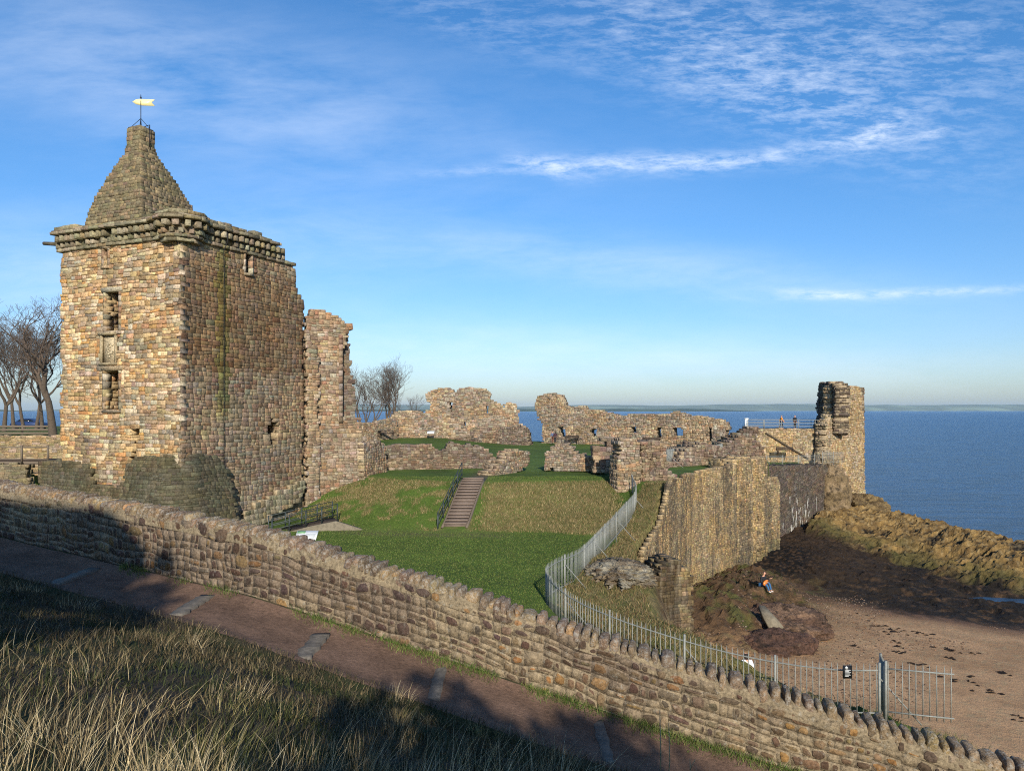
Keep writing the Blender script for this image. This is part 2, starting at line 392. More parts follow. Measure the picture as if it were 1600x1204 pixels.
def prisms(corners_uv, d0, d1, mapf, bevel, MBo, col, rs, k=4, jit=.0, dome=0.0):
    """stones: corners_uv (n,4)=u0,u1,v0,v1 ; depth from d0 (back) to d1 (front); bevelled front"""
    n = len(corners_uv)
    if n == 0: return
    u0, u1, v0, v1 = corners_uv.T; cu = (u0 + u1) / 2; cv = (v0 + v1) / 2; hu = (u1 - u0) / 2; hv = (v1 - v0) / 2
    if k == 4: px = np.array([-1, 1, 1, -1.]); py = np.array([-1, -1, 1, 1.])
    else:
        c = .55; px = np.array([-c, c, 1, 1, c, -c, -1, -1.]); py = np.array([-1, -1, -c, c, 1, 1, c, -c])
    PU = cu[:, None] + hu[:, None] * px * (1 + jit * rs.uniform(-1, .6, (n, k))); PV = cv[:, None] + hv[:, None] * py * (1 + jit * rs.uniform(-1, .6, (n, k)))
    bu = np.minimum(bevel, hu * .5); bv = np.minimum(bevel, hv * .5)
    IU = cu[:, None] + (PU - cu[:, None]) * (1 - bu / hu)[:, None]; IV = cv[:, None] + (PV - cv[:, None]) * (1 - bv / hv)[:, None]
    d0 = np.broadcast_to(d0, (n,))[:, None]; d1 = np.broadcast_to(d1, (n,))[:, None]
    dm = np.maximum(d1 - bevel, d0 + (d1 - d0) * .5)
    tilt = rs.uniform(-.3, .3, (n, 2)) * bevel
    D = d1 + tilt[:, :1] * px + tilt[:, 1:] * py
    U = np.stack([PU, PU, IU], 1); Vv = np.stack([PV, PV, IV], 1); DD = np.stack([np.broadcast_to(d0, PU.shape), np.broadcast_to(dm, PU.shape), D], 1)
    P = mapf(U.ravel(), Vv.ravel(), DD.ravel())
    base = (np.arange(n) * 3 * k)[:, None]; fs = []
    for r in (0, 1):
        for j in range(k):
            a = r * k + j; b = r * k + (j + 1) % k; fs.append(base + np.array([[a, b, b + k, a + k]]))
    q = np.concatenate(fs); cap = base + np.arange(2 * k, 3 * k)[None]; back = base + np.arange(k)[None][:, ::-1]
    MBo.add(P, [q, cap, back] if k != 4 else [np.concatenate([q, cap, back])], np.repeat(col, 3 * k, 0))

def masonry(name, parent, mat, pal, outer, mapf, holes=(), T=.9, ch=(.16, .30), cw=(.22, .62), prot=(.0, .045), gap=.008, bevel=.012,
            k=4, jit=.08, seed=1, mortar='9a8a70', mort_d=0.0, edge=True, split=.22, warp=.05, colf=None, drop=0.0, wob=.16, edge_f=None, coursed=False, mnoise=.12):
    rs = np.random.RandomState(seed); O = np.array(outer); bevel = bevel * .5
    L = layout(O[:, 0].min(), O[:, 0].max() + .3, O[:, 1].min(), O[:, 1].max() + .1, rs, ch, cw, split, coursed)
    def ins(u, v):
        r = pip(u, v, outer)
        for h in holes: r &= ~pip(u, v, h)
        return r
    cu = (L[:, 0] + L[:, 1]) / 2; cv = (L[:, 2] + L[:, 3]) / 2
    L = L[ins(cu, cv)]
    for hh in holes:
        if len(hh) != 4: continue
        H_ = np.array(hh); a0, a1, b0, b1 = H_[:, 0].min(), H_[:, 0].max(), H_[:, 1].min(), H_[:, 1].max()
        c = (L[:, 0] + L[:, 1]) / 2; c2 = (L[:, 2] + L[:, 3]) / 2; ov = (L[:, 0] < a1) & (L[:, 1] > a0) & (L[:, 2] < b1) & (L[:, 3] > b0)
        inb = (c2 > b0) & (c2 < b1)
        m = ov & inb & (c <= a0); L[m, 1] = a0; m = ov & inb & (c >= a1); L[m, 0] = a1
        m = ov & ~inb & (c2 <= b0); L[m, 3] = b0; m = ov & ~inb & (c2 >= b1); L[m, 2] = b1
    L = L[(L[:, 1] - L[:, 0] > .04) & (L[:, 3] - L[:, 2] > .03)]; n = len(L)
    umax = O[:, 0].max() + .02; umin = O[:, 0].min() - .02
    L[:, 0] = np.maximum(L[:, 0], umin); L[:, 1] = np.minimum(L[:, 1], umax); L = L[L[:, 1] - L[:, 0] > .05]; n = len(L)
    cu = (L[:, 0] + L[:, 1]) / 2; cv = (L[:, 2] + L[:, 3]) / 2; w = L[:, 1] - L[:, 0]; h = L[:, 3] - L[:, 2]
    def mf(u, v, d):
        u = np.asarray(u, float); v = np.asarray(v, float); fr = .45 / ch[1]; am = wob * ch[1]
        w1 = (vnoise(u * fr, v * fr, 0, seed + 1) - .5) * 2; w2 = (vnoise(u * fr * .8, v * fr * 1.2, 7, seed + 2) - .5) * 2
        return mapf(np.clip(u + am * 1.2 * w2, umin, umax), v + am * w1 + warp * (vnoise(u * .45, v * .4, 0, seed) - .5) * 2, d)
    # mortar core, one cell per stone
    Vc = []; e = .004
    for (a, b, c) in [(0, 2, 0), (1, 2, 0), (0, 3, 0), (1, 3, 0), (0, 2, 1), (1, 2, 1), (0, 3, 1), (1, 3, 1)]:
        Vc.append(mf(L[:, a] + (e if a == 0 else -e) * 0, L[:, b], np.full(n, 0.0 if c else -T)))
    Vc = np.stack(Vc, 1).reshape(-1, 3); B = MB()
    col = pick(pal, n, rs)
    pt = sstep((fbm(cu * .55, cv * .7, 3, seed + 40) - .38) * 4)[:, None]; col = col * (np.array([1.06, 1.0, .88]) * pt + np.array([.90, .93, .97]) * (1 - pt))
    if colf is not None: col = col * colf(cu, cv, rs)
    mc = np.array(lin(mortar)) * (1 + mnoise * rs.randn(n, 1)).clip(.5, 1.6)
    if colf is not None: mc = mc * colf(cu, cv, rs)
    bf = np.concatenate([(np.arange(n) * 8)[:, None] + f[None] for f in BOXF])
    B.add(Vc, [bf], np.repeat(mc, 8, 0))
    p = rs.uniform(prot[0], prot[1], n)
    keep = rs.rand(n) >= drop
    S_ = L + np.array([gap, -gap, gap, -gap]) * rs.uniform(.6, 1.4, (n, 1)) + rs.uniform(-.35, .35, (n, 4)) * gap
    prisms(S_[keep], -.05, (p + mort_d + .008)[keep], mf, bevel, B, col[keep], rs, k, jit)
    if edge:
        on = ~(ins(cu - w, cv) & ins(cu + w, cv) & ins(cu, cv + h * 1.05) & ins(cu, cv + h * 2) & ins(cu, cv - h * 1.05))
        if edge_f is not None: on &= edge_f(cu, cv)
        E = L[on]; d = np.zeros(len(E)); alive = np.ones(len(E), bool)
        ce = col[on]
        while alive.any():
            ln = rs.uniform(.25, .6, len(E)); d2 = d - ln; g = rs.uniform(-.03, .05, (len(E), 4)) * np.array([-1, 1, -1, 1])
            fin = d2 < -T - .02; d2 = np.maximum(d2, -T - .04)
            prisms((E + g)[alive], (d2 + .01)[alive], (d - .01)[alive], mf, .02, B, (pick(pal, len(E), rs) * .5 + ce * .5)[alive], rs, 4, .12)
            d = d2; alive &= ~fin
    return B.build(name, mat, parent)

class Plane:
    """a vertical wall plane through two plan points; d is measured towards the viewer's side"""
    def __init__(s, x0, y0, x1, y1):
        s.p = np.array([x0, y0, 0.]); d = np.array([x1 - x0, y1 - y0, 0.]); s.L = np.linalg.norm(d); s.d = d / s.L
        s.n = np.array([s.d[1], -s.d[0], 0.])
        if s.n @ (-s.p) < 0: s.n = -s.n
    def uz(s, px, py):
        kx = (px - 800) / F; c = s.p; d = s.d      # c.x + a d.x = kx (c.y + a d.y)
        a = (kx * c[1] - c[0]) / (d[0] - kx * d[1]); Yd = c[1] + a * d[1]
        return (a, Z(py, Yd))
    def poly(s, pts): return [s.uz(*p) for p in pts]
    def map(s, u, v, d):
        u, v, d = np.broadcast_arrays(u, v, d)
        return s.p + u[:, None] * s.d + v[:, None] * np.array([0, 0, 1.]) + d[:, None] * s.n
    def at(s, u, v, d=0.0): return s.p + u * s.d + np.array([0, 0, v]) + d * s.n
def pxplane(pa, Ya, pb, Yb): return Plane(X(pa, Ya), Ya, X(pb, Yb), Yb)

class Path:
    """masonry surface following a plan polyline; outward side chosen by sign"""
    def __init__(s, pts, side=1):
        s.P = np.array(pts, float)[:, :2]; dd = np.diff(s.P, axis=0); s.l = np.hypot(dd[:, 0], dd[:, 1]); s.u = np.concatenate([[0], np.cumsum(s.l)])
        nn = np.stack([dd[:, 1], -dd[:, 0]], 1) / s.l[:, None] * side
        vn = np.concatenate([nn[:1], (nn[1:] + nn[:-1]), nn[-1:]]); s.vn = vn / np.linalg.norm(vn, axis=1)[:, None]; s.L = s.u[-1]
    def xy(s, u): return np.interp(u, s.u, s.P[:, 0]), np.interp(u, s.u, s.P[:, 1])
    def nrm(s, u):
        nx = np.interp(u, s.u, s.vn[:, 0]); ny = np.interp(u, s.u, s.vn[:, 1]); l = np.hypot(nx, ny); return nx / l, ny / l
    def map(s, u, v, d):
        u, v, d = np.broadcast_arrays(u, v, d); x, y = s.xy(u); nx, ny = s.nrm(u)
        return np.stack([x + nx * d, y + ny * d, v], 1)

# ------------------------------------------------------------------ the boundary wall line, the near slope and the path
WPX = np.array([-160, 0, 200, 400, 700, 1100, 1400, 1800.]); WYY = np.array([20.4, 18.5, 16.3, 14.6, 13.4, 12.4, 11.8, 11.1])
WX = (WPX - 800) / F * WYY
WTOP = -(np.array([728, 752, 785, 822, 912, 1042, 1134, 1258]) - HY) / F * WYY
WBOT = -(np.array([808, 845, 893, 941, 1040, 1172, 1262, 1390]) - HY) / F * WYY
def yw(x): return np.interp(x, WX, WYY)
def zb(x): return np.interp(x, WX, WBOT)
def zt(x): return np.interp(x, WX, WTOP)
def near_ground(x, y):
    x = np.asarray(x, float); y = np.asarray(y, float)
    x0 = x - .12 * 0; d = (yw(x0) - y) * .9; z0 = zb(x0); pw = 1.95
    rise = (-1.72 - z0) / np.maximum(yw(x0) * .9 - pw - .8, 1)
    t = np.maximum(d - pw, 0); z = z0 + t * rise + .22 * np.sin(np.clip(t / 7, 0, 1) * math.pi) * sstep(t / 2)
    z = np.where(y < .6, np.minimum(z, -1.72 + .0 * y), z); z = np.where(y < .6, -1.72, z)
    amp = sstep((d - pw) / .8)
    z = z + amp * (.22 * (fbm(x * .8, y * .8, 0, 3) - .5) + .10 * (fbm(x * 3, y * 3, 0, 5) - .5)) + .03 * (fbm(x * 2, y * 2, 0, 4) - .5)
    z = z + .10 * np.exp(-((d - pw) / .22) ** 2) + .12 * np.exp(-(np.maximum(d, 0) / .3) ** 2)
    return z, d
def grid_mesh(name, xs, ys, zf, mat, parent=None, mask=None):
    XX, YY = np.meshgrid(xs, ys); Zz, col = zf(XX, YY); nx, ny = len(xs), len(ys)
    i = (np.arange(ny - 1)[:, None] * nx + np.arange(nx - 1)[None]).ravel(); q = np.stack([i, i + 1, i + nx + 1, i + nx], 1)
    if mask is not None: q = q[mask(XX, YY).ravel()[q].any(1)]
    return mesh_obj(name, np.stack([XX, YY, Zz], -1).reshape(-1, 3), [q], mat, parent, col.reshape(-1, 3), smooth=True)
def cmix(a, b, t): return a + (b - a) * t[..., None]
CG = {k: np.array(lin(v)) for k, v in dict(soil='40382c', dgreen='333a20', straw='776a4c', path='7a6252', path2='665040', green='506426', green2='425520',
      dry='877850', dry2='6c643c', dirt='5f5242', sand='b8926a', sand2='a37f5a', wetsand='634735', weed_crevice='262019', rock='8f7344', rock2='66502f', brownrock='54402c', olive='55522c', pale='a3916c').items()}
def near_f(x, y):
    z, d = near_ground(x, y); n = fbm(x * 1.2, y * 1.2, 0, 9); n2 = fbm(x * 4, y * 4, 0, 10)
    c = cmix(CG['soil'], CG['dgreen'], sstep((n - .35) * 4)); c = cmix(c, CG['straw'] * .6, sstep((n2 - .52) * 5) * .5)
    return z, c
xs = np.concatenate([np.arange(-30, -16, .5), np.arange(-16, 12, .14), np.arange(12, 18, .5)]); ys = np.concatenate([np.arange(-45, 0, 1.5), np.arange(0, 22, .14)])
def near_mask(x, y): return y < yw(x) - .05
o = grid_mesh('grassy_slope', xs, ys, near_f, M['soil'], mask=near_mask); tag(o, kind='structure')
# path sheet, following the wall
us = np.arange(-17.5, 9.5, .12); ds = np.linspace(.0, 1.85, 16)
U_, D_ = np.meshgrid(us, ds); wob = .10 * (fbm(U_ * .9, 0 * U_, 0, 12) - .5) * (D_ > 1.2) + 0.0
PX_, PY_ = U_, yw(U_) - (D_ + wob) / .9 - .12
PZ_ = near_ground(PX_, PY_)[0] + .028 + .02 * (fbm(PX_ * 5, PY_ * 5, 0, 13) - .5) - .03 * (D_ > 1.75)
nx = len(us); i = (np.arange(len(ds) - 1)[:, None] * nx + np.arange(nx - 1)[None]).ravel(); q = np.stack([i, i + nx, i + nx + 1, i + 1], 1)
pc = cmix(CG['path'], CG['path2'], fbm(PX_ * 1.5, PY_ * 1.5, 0, 14))
o = mesh_obj('path', np.stack([PX_, PY_, PZ_], -1).reshape(-1, 3), [q], M['gravel'], None, pc.reshape(-1, 3), smooth=True); tag(o, kind='structure')

# ------------------------------------------------------------------ castle ground, cliff, beach, reef
LAND = [(-130, 14), (-17, 19), (-8.4, 16.6), (-1.1, 13.7), (6.2, 12.1), (9, 11.5), (24, 8), (24, 13), (16.5, 15.6), (12.4, 18.8), (9.4, 21.3), (7.0, 24.0), (5.3, 27.5), (6.1, 33), (6.5, 36.5), (6.9, 40.0), (8.75, 43.4), (10.0, 46.7), (12.1, 52.0), (17.2, 58.4),
        (19.5, 62.4), (22.2, 66.4), (24.9, 70.5), (24.6, 77.6), (34.6, 88.4), (36.4, 92.4), (44.6, 98.6), (45, 106), (30, 114), (5, 114), (-20, 128), (-60, 133), (-130, 133)]
RIDGE = [(40, 93), (42.5, 89), (43.8, 84), (45.2, 80), (46.3, 76), (46.6, 73), (47.3, 68), (50, 60), (54, 52), (60, 42), (70, 30)]
REEFLINE = [(31, 78), (33, 73), (34.7, 70), (35.3, 66), (36, 62), (39, 56.5), (44, 50), (50, 43), (60, 34)]
SANDLINE = [(17, 56), (18.4, 52), (22.4, 51.2), (25, 48), (28.9, 46), (31.4, 44.6), (36, 41.5), (45, 38), (60, 30)]
def yb_bank(x):
    return np.interp(x, [-60, -22, -17, -14, -9, -6, 2, 4, 6, 7.5, 9], [62, 62, 53, 48.6, 44.6, 44.2, 43.6, 42.6, 41.0, 40.2, 40])
def yt_bank(x):
    return np.interp(x, [-60, -22, -17, -14, -9, -4, -1.5, 4, 7.5, 9], [66, 66, 60, 56, 53, 50.4, 50.0, 51.2, 51.8, 47])
def castle_h(x, y):
    b, t = yb_bank(x), yt_bank(x); k = np.clip((y - b) / (t - b), 0, 1); k = k * .75 + .25 * sstep(k)
    z = -7.3 + 2.56 * k
    z = z + .9 * sstep((y - 70) / 45) * sstep((2 - x) / 14)
    z = z + 2.6 * sstep((-33 - x) / 2) * sstep((y - 57) / 2) * (1 - sstep((y - 75) / 30) * .6)       # terrace with the trees on the left
    z = z - .75 * sstep((25 - y) / 3) * sstep((x - 2.5) / 3)
    near = sstep((34 - y) / 6) * sstep((x - .5) / 4)
    z = z + near * (-.35)
    z = z + .55 * sstep((27 - y) / 5) * sstep((-2 - x) / 4)
    md = np.exp(-(((x - 4.6) / 1.7) ** 2 + ((y - 33.0) / 3.6) ** 2)); z = z + .35 * md
    z = z - 1.7 * sstep((x - 15) / 8) * (y > 68) * sstep((y - 70) / 3)
    z = z - .9 * sstep((22 - y) / 6) * sstep((x - 8.5) / 5)
    return z
def beach_h(x, y):
    z = -12.8 - .055 * (x - 18) - .03 * (y - 50)
    inland = pip(x, y, SANDLINE + [(60, -20), (-30, -20), (-30, 56)])
    ds = segdist(x, y, SANDLINE); w = np.where(inland, 0, sstep(ds / 3.5))
    z = z + w * (.75 * (ridged(x * .35, y * .5, 0, 31) - .62) + .35 * (ridged(x * 1.1, y * 1.4, 0, 33) - .5))
    # apron of rock below the recess of the old walls
    ap = np.exp(-((segdist(x, y, [(24, 66), (29, 76), (37, 86.5)])) / 5.5) ** 2)
    z = z + ap * np.interp(x, [22, 28, 37], [.3, .6, 2.8]) * (1 + .25 * (ridged(x * .7, y * .7, 0, 35) - .5))
    # rock foot near the buttress
    ft = np.exp(-((segdist(x, y, [(10.5, 41), (13.2, 46.0), (17.5, 53.5)])) / 2.3) ** 2)
    z = z + ft * 1.3 * (.75 + .5 * ridged(x * .5, y * .5, 0, 36)) + sstep(ft * 3) * (.7 * (ridged(x * 1.3, y * 1.1, 0, 44) - .5) + .3 * (ridged(x * 3.3, y * 3.1, 0, 45) - .5))
    ft2 = np.exp(-((segdist(x, y, [(9, 36), (12, 39.5), (15, 43.5)])) / 2.2) ** 2); z = z + ft2 * .9 * ridged(x * .8, y * .8, 0, 38)
    # reef
    sea_side = ~pip(x, y, RIDGE + [(60, -20), (-30, -20), (-30, 93)])
    dr = segdist(x, y, RIDGE); top = np.interp(y, [30, 42, 52, 60, 68, 73, 76, 80, 84, 89, 93], [-13.1, -12.8, -12.5, -12.3, -12.2, -11.8, -12.3, -12.1, -12.0, -12.0, -12.2])
    wl = segdist(x, y, REEFLINE); inreef = pip(x, y, REEFLINE + RIDGE[::-1])
    t = np.where(inreef, sstep(wl / np.maximum(wl + dr, .1)), 0)
    z = np.where(inreef, z * (1 - t ** .8) + top * t ** .8 + 1.25 * (ridged(x * .28 + y * .1, y * .34, 0, 41) - .6) * sstep(wl / 2) + (.75 * (ridged(x * .35 + y * .2, y * 1.3 - x * .5, 0, 42) - .5) + .4 * (ridged(x * 1.3, y * 2.9 - x * .8, 0, 46) - .5)) * sstep(wl / 1.5) , z)
    z = np.where(sea_side, np.maximum(top + 1.25 * (ridged(x * .28 + y * .1, y * .34, 0, 41) - .6) + .5 * (ridged(x * 1.1, y * .9, 0, 42) - .5) - dr * .8, -19), z)
    pl = np.exp(-((segdist(x, y, [(35.5, 55.5), (40, 54.5), (46, 51)])) / 1.8) ** 2); z = z - .8 * pl
    far = sstep((y - 108) / 6); z = z * (1 - far) - 19 * far
    z = np.where(x < -20, -18, z)
    return z
def ground_f(x, y):
    inl = pip(x, y, LAND); d = segdist(x, y, LAND, True); sdist = np.where(inl, -d, d)
    wide = np.where(y < 34, 2.6, np.where(y < 72, .65, 1.2))
    t = sstep((sdist + .35) / wide)
    hc = castle_h(x, y); hb = beach_h(x, y)
    far = (np.abs(x) > 130) | (y > 130)
    z = hc * (1 - t) + hb * t
    cliff = (t > .02) & (t < .98)
    z = z + np.where(cliff, .5 * (ridged(x * 1.3, y * 1.3, z * .5, 51) - .5), 0)
    z = z + .05 * (fbm(x * 1.5, y * 1.5, 0, 52) - .5) * inl
    # under the garden wall the bank is cut back so that nothing shows on the path's side
    z = np.where(y < yw(x) + .35, -9.5, z)
    # ---- colours
    n1 = fbm(x * .35, y * .35, 0, 61); n2 = fbm(x * 1.6, y * 1.6, 0, 62); n3 = fbm(x * 5, y * 5, 0, 63, 3)
    g = cmix(CG['green'], CG['green2'], sstep((n1 - .35) * 3)); g = cmix(g, CG['dry2'], sstep((n2 - .55) * 3) * .22)
    b, tt = yb_bank(x), yt_bank(x); k = (y - b) / (tt - b)
    bank = sstep(k / .10) * sstep((1.0 - k) / .12)
    stair = sstep((np.abs(x - np.interp(y, [44.5, 50.5], [-3.5, -2.6])) - 1.0) / .7)
    edge = sstep((7.0 - x) / 1.0)
    dryA = bank * stair * edge * sstep((x + 2.2) / .6) * (.70 + .30 * sstep((n2 - .45) * 6)) * (.55 + .45 * sstep((n3 - .35) * 4))
    dryB = bank * (x < -2.5) * sstep((n1 * .6 + n2 * .5 - .5) * 9) * sstep((x + 14) / 2) * .8
    dry = np.clip(dryA + dryB, 0, 1)
    mound = sstep((x - 1.9 - np.interp(y, [22, 27, 30, 33, 38, 41, 47, 50], [1.5, 0, .2, 1.5, 2.9, 4.2, 6.1, 8])) / .3 + .5) * (y < 52) * (y > 21)
    dm = mound * (.65 + .35 * sstep((n2 - .4) * 5))
    dry = np.maximum(dry, dm)
    g = cmix(g, cmix(CG['dry'], CG['dry2'], sstep((n3 - .35) * 3)) * .9, dry)
    # trodden strip at the foot of the bank, and the earth path at the head of the stair
    tp = np.exp(-((y - (b - .8)) / .85) ** 2) * sstep((x + 13.5) / 2) * sstep((1.0 - x) / 2.5) * .75
    tp = np.maximum(tp, np.exp(-(segdist(x, y, [(-2.6, 50.2), (-2.0, 54), (-1.6, 60)]) / .8) ** 2) * .9)
    g = cmix(g, CG['dirt'], tp)
    lt = (x < -33) * (y > 50); g = cmix(g, CG['dry2'] * .8, lt * .5 * n2)
    sand = cmix(CG['sand'], CG['sand2'], sstep((n1 - .3) * 2.5)); sand = cmix(sand, CG['pale'], sstep((n3 - .62) * 6) * .5)
    inland = pip(x, y, SANDLINE + [(60, -20), (-30, -20), (-30, 56)]); ds = segdist(x, y, SANDLINE) * np.where(inland, -1, 1)
    w = sstep((ds + (n2 - .5) * 3.0 + 1.2) / 2.2)
    wr = cmix(CG['weed_crevice'], CG['brownrock'], sstep((n2 - .52) * 5)); wr = cmix(wr, CG['weed_crevice'] * .7, sstep((n3 - .5) * 6) * .6)
    r = cmix(sand, CG['wetsand'], sstep((ds + 3.5) / 3.5) * .8); r = cmix(r, wr, w)
    apc = np.exp(-((segdist(x, y, [(24, 66), (29, 76), (37, 86.5)])) / 7) ** 2)
    r = cmix(r, cmix(CG['brownrock'], CG['weed_crevice'], n2) * .75, np.clip(apc * 1.4, 0, 1))
    blk = np.exp(-((segdist(x, y, [(19.3, 56), (22.5, 62), (26, 70)])) / 2.6) ** 2)
    r = cmix(r, cmix(CG['weed_crevice'] * .35, CG['brownrock'] * .8, sstep((n3 - .56) * 6)), np.clip(blk * 1.5, 0, 1))
    inreef = pip(x, y, REEFLINE + RIDGE[::-1]); wl = segdist(x, y, REEFLINE); dr = segdist(x, y, RIDGE); sea_side = ~pip(x, y, RIDGE + [(60, -20), (-30, -20), (-30, 93)])
    rf = np.where(inreef | (sea_side & (dr < 5)), sstep((wl + (n2 - .5) * 4) / 2.0), 0)
    crev = ridged(x * .35 + y * .2, y * 1.3 - x * .5, 0, 42); rc = cmix(CG['rock'], CG['rock2'], sstep((n2 - .35) * 3)); rc = cmix(rc, CG['weed_crevice'], sstep((.55 - crev) * 7)); rc = cmix(rc, CG['pale'], sstep((n3 - .6) * 6) * .4)  # crevice shade put into the reef colour, sharing the seaweed tone
    rc = cmix(rc, CG['olive'] * .8, sstep((7 - wl) / 5) * sstep((n1 - .3) * 4) * .8)
    rc = cmix(rc, CG['weed_crevice'] * .8, sea_side * sstep((dr - .6) / 1.2))
    r = cmix(r, rc, rf)
    fo = np.exp(-((segdist(x, y, [(10.5, 41), (13.2, 46.0), (17.5, 53.5)])) / 4.4) ** 2); r = cmix(r, cmix(CG['brownrock'] * 1.15, CG['olive'], sstep((n2 - .5) * 5)), np.clip(fo * 1.6, 0, 1))
    c = cmix(g, cmix(CG['brownrock'] * 1.1, CG['pale'] * .7, sstep((n3 - .5) * 5)), sstep((t - .03) / .25)); c = cmix(c, r, sstep((t - .75) / .2))
    global ROCKM
    ROCKM = np.clip(np.maximum(np.maximum(rf, w * .8), np.maximum(np.clip(fo * 2, 0, 1), np.clip(apc * 1.4, 0, 1))), 0, 1)
    ROCKM = np.where(t > .05, np.maximum(ROCKM, (t < .9) * 1.0), 0)
    return z, c
def axis(bp):
    out = []
    for a, b, s in bp: out.append(np.arange(a, b, s))
    return np.concatenate(out)
xs = axis([(-130, -44, 2.5), (-44, -20, .8), (-20, -2, .3), (-2, 54, .2), (54, 56, .3), (56, 95, 1.5)])
ys = axis([(8, 17, .35), (17, 92, .2), (92, 96, .3), (96, 140, 1.0)])
o = grid_mesh('ground', xs, ys, ground_f, M['ground'], mask=lambda x, y: y > yw(x) + .2); tag(o, kind='structure')
M2 = M['shore']
# sand, rock and turf share one sheet; the shore faces get the rougher shore material
me = o.data; me.materials.append(M2)
cx = np.zeros(len(me.vertices) * 3, np.float32); me.vertices.foreach_get('co', cx); cx = cx.reshape(-1, 3)
lv = np.zeros(len(me.loops), np.int32); me.loops.foreach_get('vertex_index', lv); lv = lv.reshape(-1, 4)
cen = cx[lv].mean(1); inl = pip(cen[:, 0], cen[:, 1], LAND)
rk = ROCKM.ravel()[lv].mean(1) > .4; me.materials.append(M['groundrock'])
me.polygons.foreach_set('material_index', np.where(rk, 2, (~inl).astype(int)).astype(np.int32)); me.polygons.foreach_set('use_smooth', ~rk); me.update()

def water_mat(name, deep, scale, rough, bd):
    m, T, b = new_mat(name); pos = T.node('ShaderNodeNewGeometry').outputs['Position']
    w1 = T.noise(T.mapping(pos, (.5, 1.5, 1), (0, 0, .3)), scale, 6, .62, .4); w2 = T.noise(T.mapping(pos, (.02, .05, 1), (0, 0, .2)), 1, 5, .6)
    w3 = T.noise(T.mapping(pos, (.10, .34, 1), (0, 0, .25)), 1, 8, .7)
    c = T.mix(T.ramp(w2, .35, .65), deep, tuple(v * 1.35 for v in deep))
    c = T.mix(T.ramp(w1, .60, .72, 0, .35), c, tuple(v * 2.3 for v in deep))
    T.put(b.inputs['Base Color'], c); b.inputs['Roughness'].default_value = rough; b.inputs['IOR'].default_value = 1.33; b.inputs['Specular IOR Level'].default_value = .32
    w4 = T.noise(T.mapping(pos, (.28, 1.1, 1), (0, 0, .2)), 1, 6, .7)
    c = T.mix(T.ramp(w3, .42, .62, 0, .7), c, tuple(v * .4 for v in deep)); c = T.mix(T.ramp(w4, .52, .64, 0, .7), c, tuple(v * 2.2 for v in deep)); T.put(b.inputs['Base Color'], c)  # light and dark of the ripples painted into the water colour
    bump(T, b, T.m('ADD', w1, T.m('MULTIPLY', w3, 2.5)), 1.0, bd)
    return m
M['sea'] = water_mat('sea_water', (.008, .065, .175), .8, .25, 1.2)
M['pool'] = water_mat('pool_water', (.02, .05, .09), 1.5, .12, .05)
B = MB(); B.add([(-32000, 60, SEA), (60000, 40, SEA), (60000, 34000, SEA), (-32000, 34000, SEA)], [np.array([[0, 1, 2, 3]])])
tag(B.build('sea', M['sea']), kind='structure')
B = MB(); a = np.linspace(0, 2 * math.pi, 24, endpoint=False)
B.add([(40.5 + (7.5 + math.sin(3 * t)) * math.cos(t), 53.4 + (2.6 + .5 * math.sin(2 * t + 1)) * math.sin(t) - .35 * (7.5 * math.cos(t)), -14.35) for t in a], [np.arange(24)])
tag(B.build('tide_pool_water', M['pool']), kind='structure')

# far shores across the bay: real hills many kilometres away
def far_hills(name, x0, x1, y, hmax, seed, base=SEA, depth=2500, col='6f7a62', prof=None):
    n = 220; x = np.linspace(x0, x1, n); rows = []
    h = hmax * (.55 + .45 * fbm(x / (x1 - x0) * 9, 0 * x, 0, seed) * 2 - .2) * sstep((x - x0) / ((x1 - x0) * .12)) * sstep((x1 - x) / ((x1 - x0) * .12))
    for t, k in ((0, 0), (.15, .35), (.4, .75), (.7, 1), (1, .2)):
        rows.append(np.stack([x, np.full(n, y) + depth * t, base + h * k * (1 + .15 * fbm(x / 400, t * 5 + 0 * x, 0, seed + 3))], 1))
    V = np.concatenate(rows); i = (np.arange(4)[:, None] * n + np.arange(n - 1)[None]).ravel(); q = np.stack([i, i + 1, i + n + 1, i + n], 1)
    c1 = np.array(lin(col)); cc = cmix(c1, c1 * 1.8, sstep((fbm(V[:, 0] / 500, V[:, 1] / 300, 0, seed + 5) - .5) * 5))
    return tag(mesh_obj(name, V, [q], M['ground'], None, cc, smooth=True), kind='structure')
far_hills('far_hills', -15500, 26000, 20000, 190, 71, depth=4000)
far_hills('far_headland', -6500, 4300, 11500, 40, 75, col='3c4a34', depth=900)
far_hills('far_shore', -15000, -6600, 9000, 95, 79, col='4a5540', depth=1500)
# haze between here and those hills
m = bpy.data.materials.new('haze_air'); m.use_nodes = True; m.node_tree.nodes.clear(); T = NT(m.node_tree)
pv = T.node('ShaderNodeVolumePrincipled', {'Color': (.58, .80, 1.0), 'Density': .00002, 'Anisotropy': 0.0}); oo = T.node('ShaderNodeOutputMaterial'); T.l.new(pv.outputs[0], oo.inputs['Volume'])
B = MB(); B.box((3000, 14000, 150), (64000 * 1.1, 44000, 350)); 
HAZE = B.build('haze', m); tag(HAZE, kind='stuff')

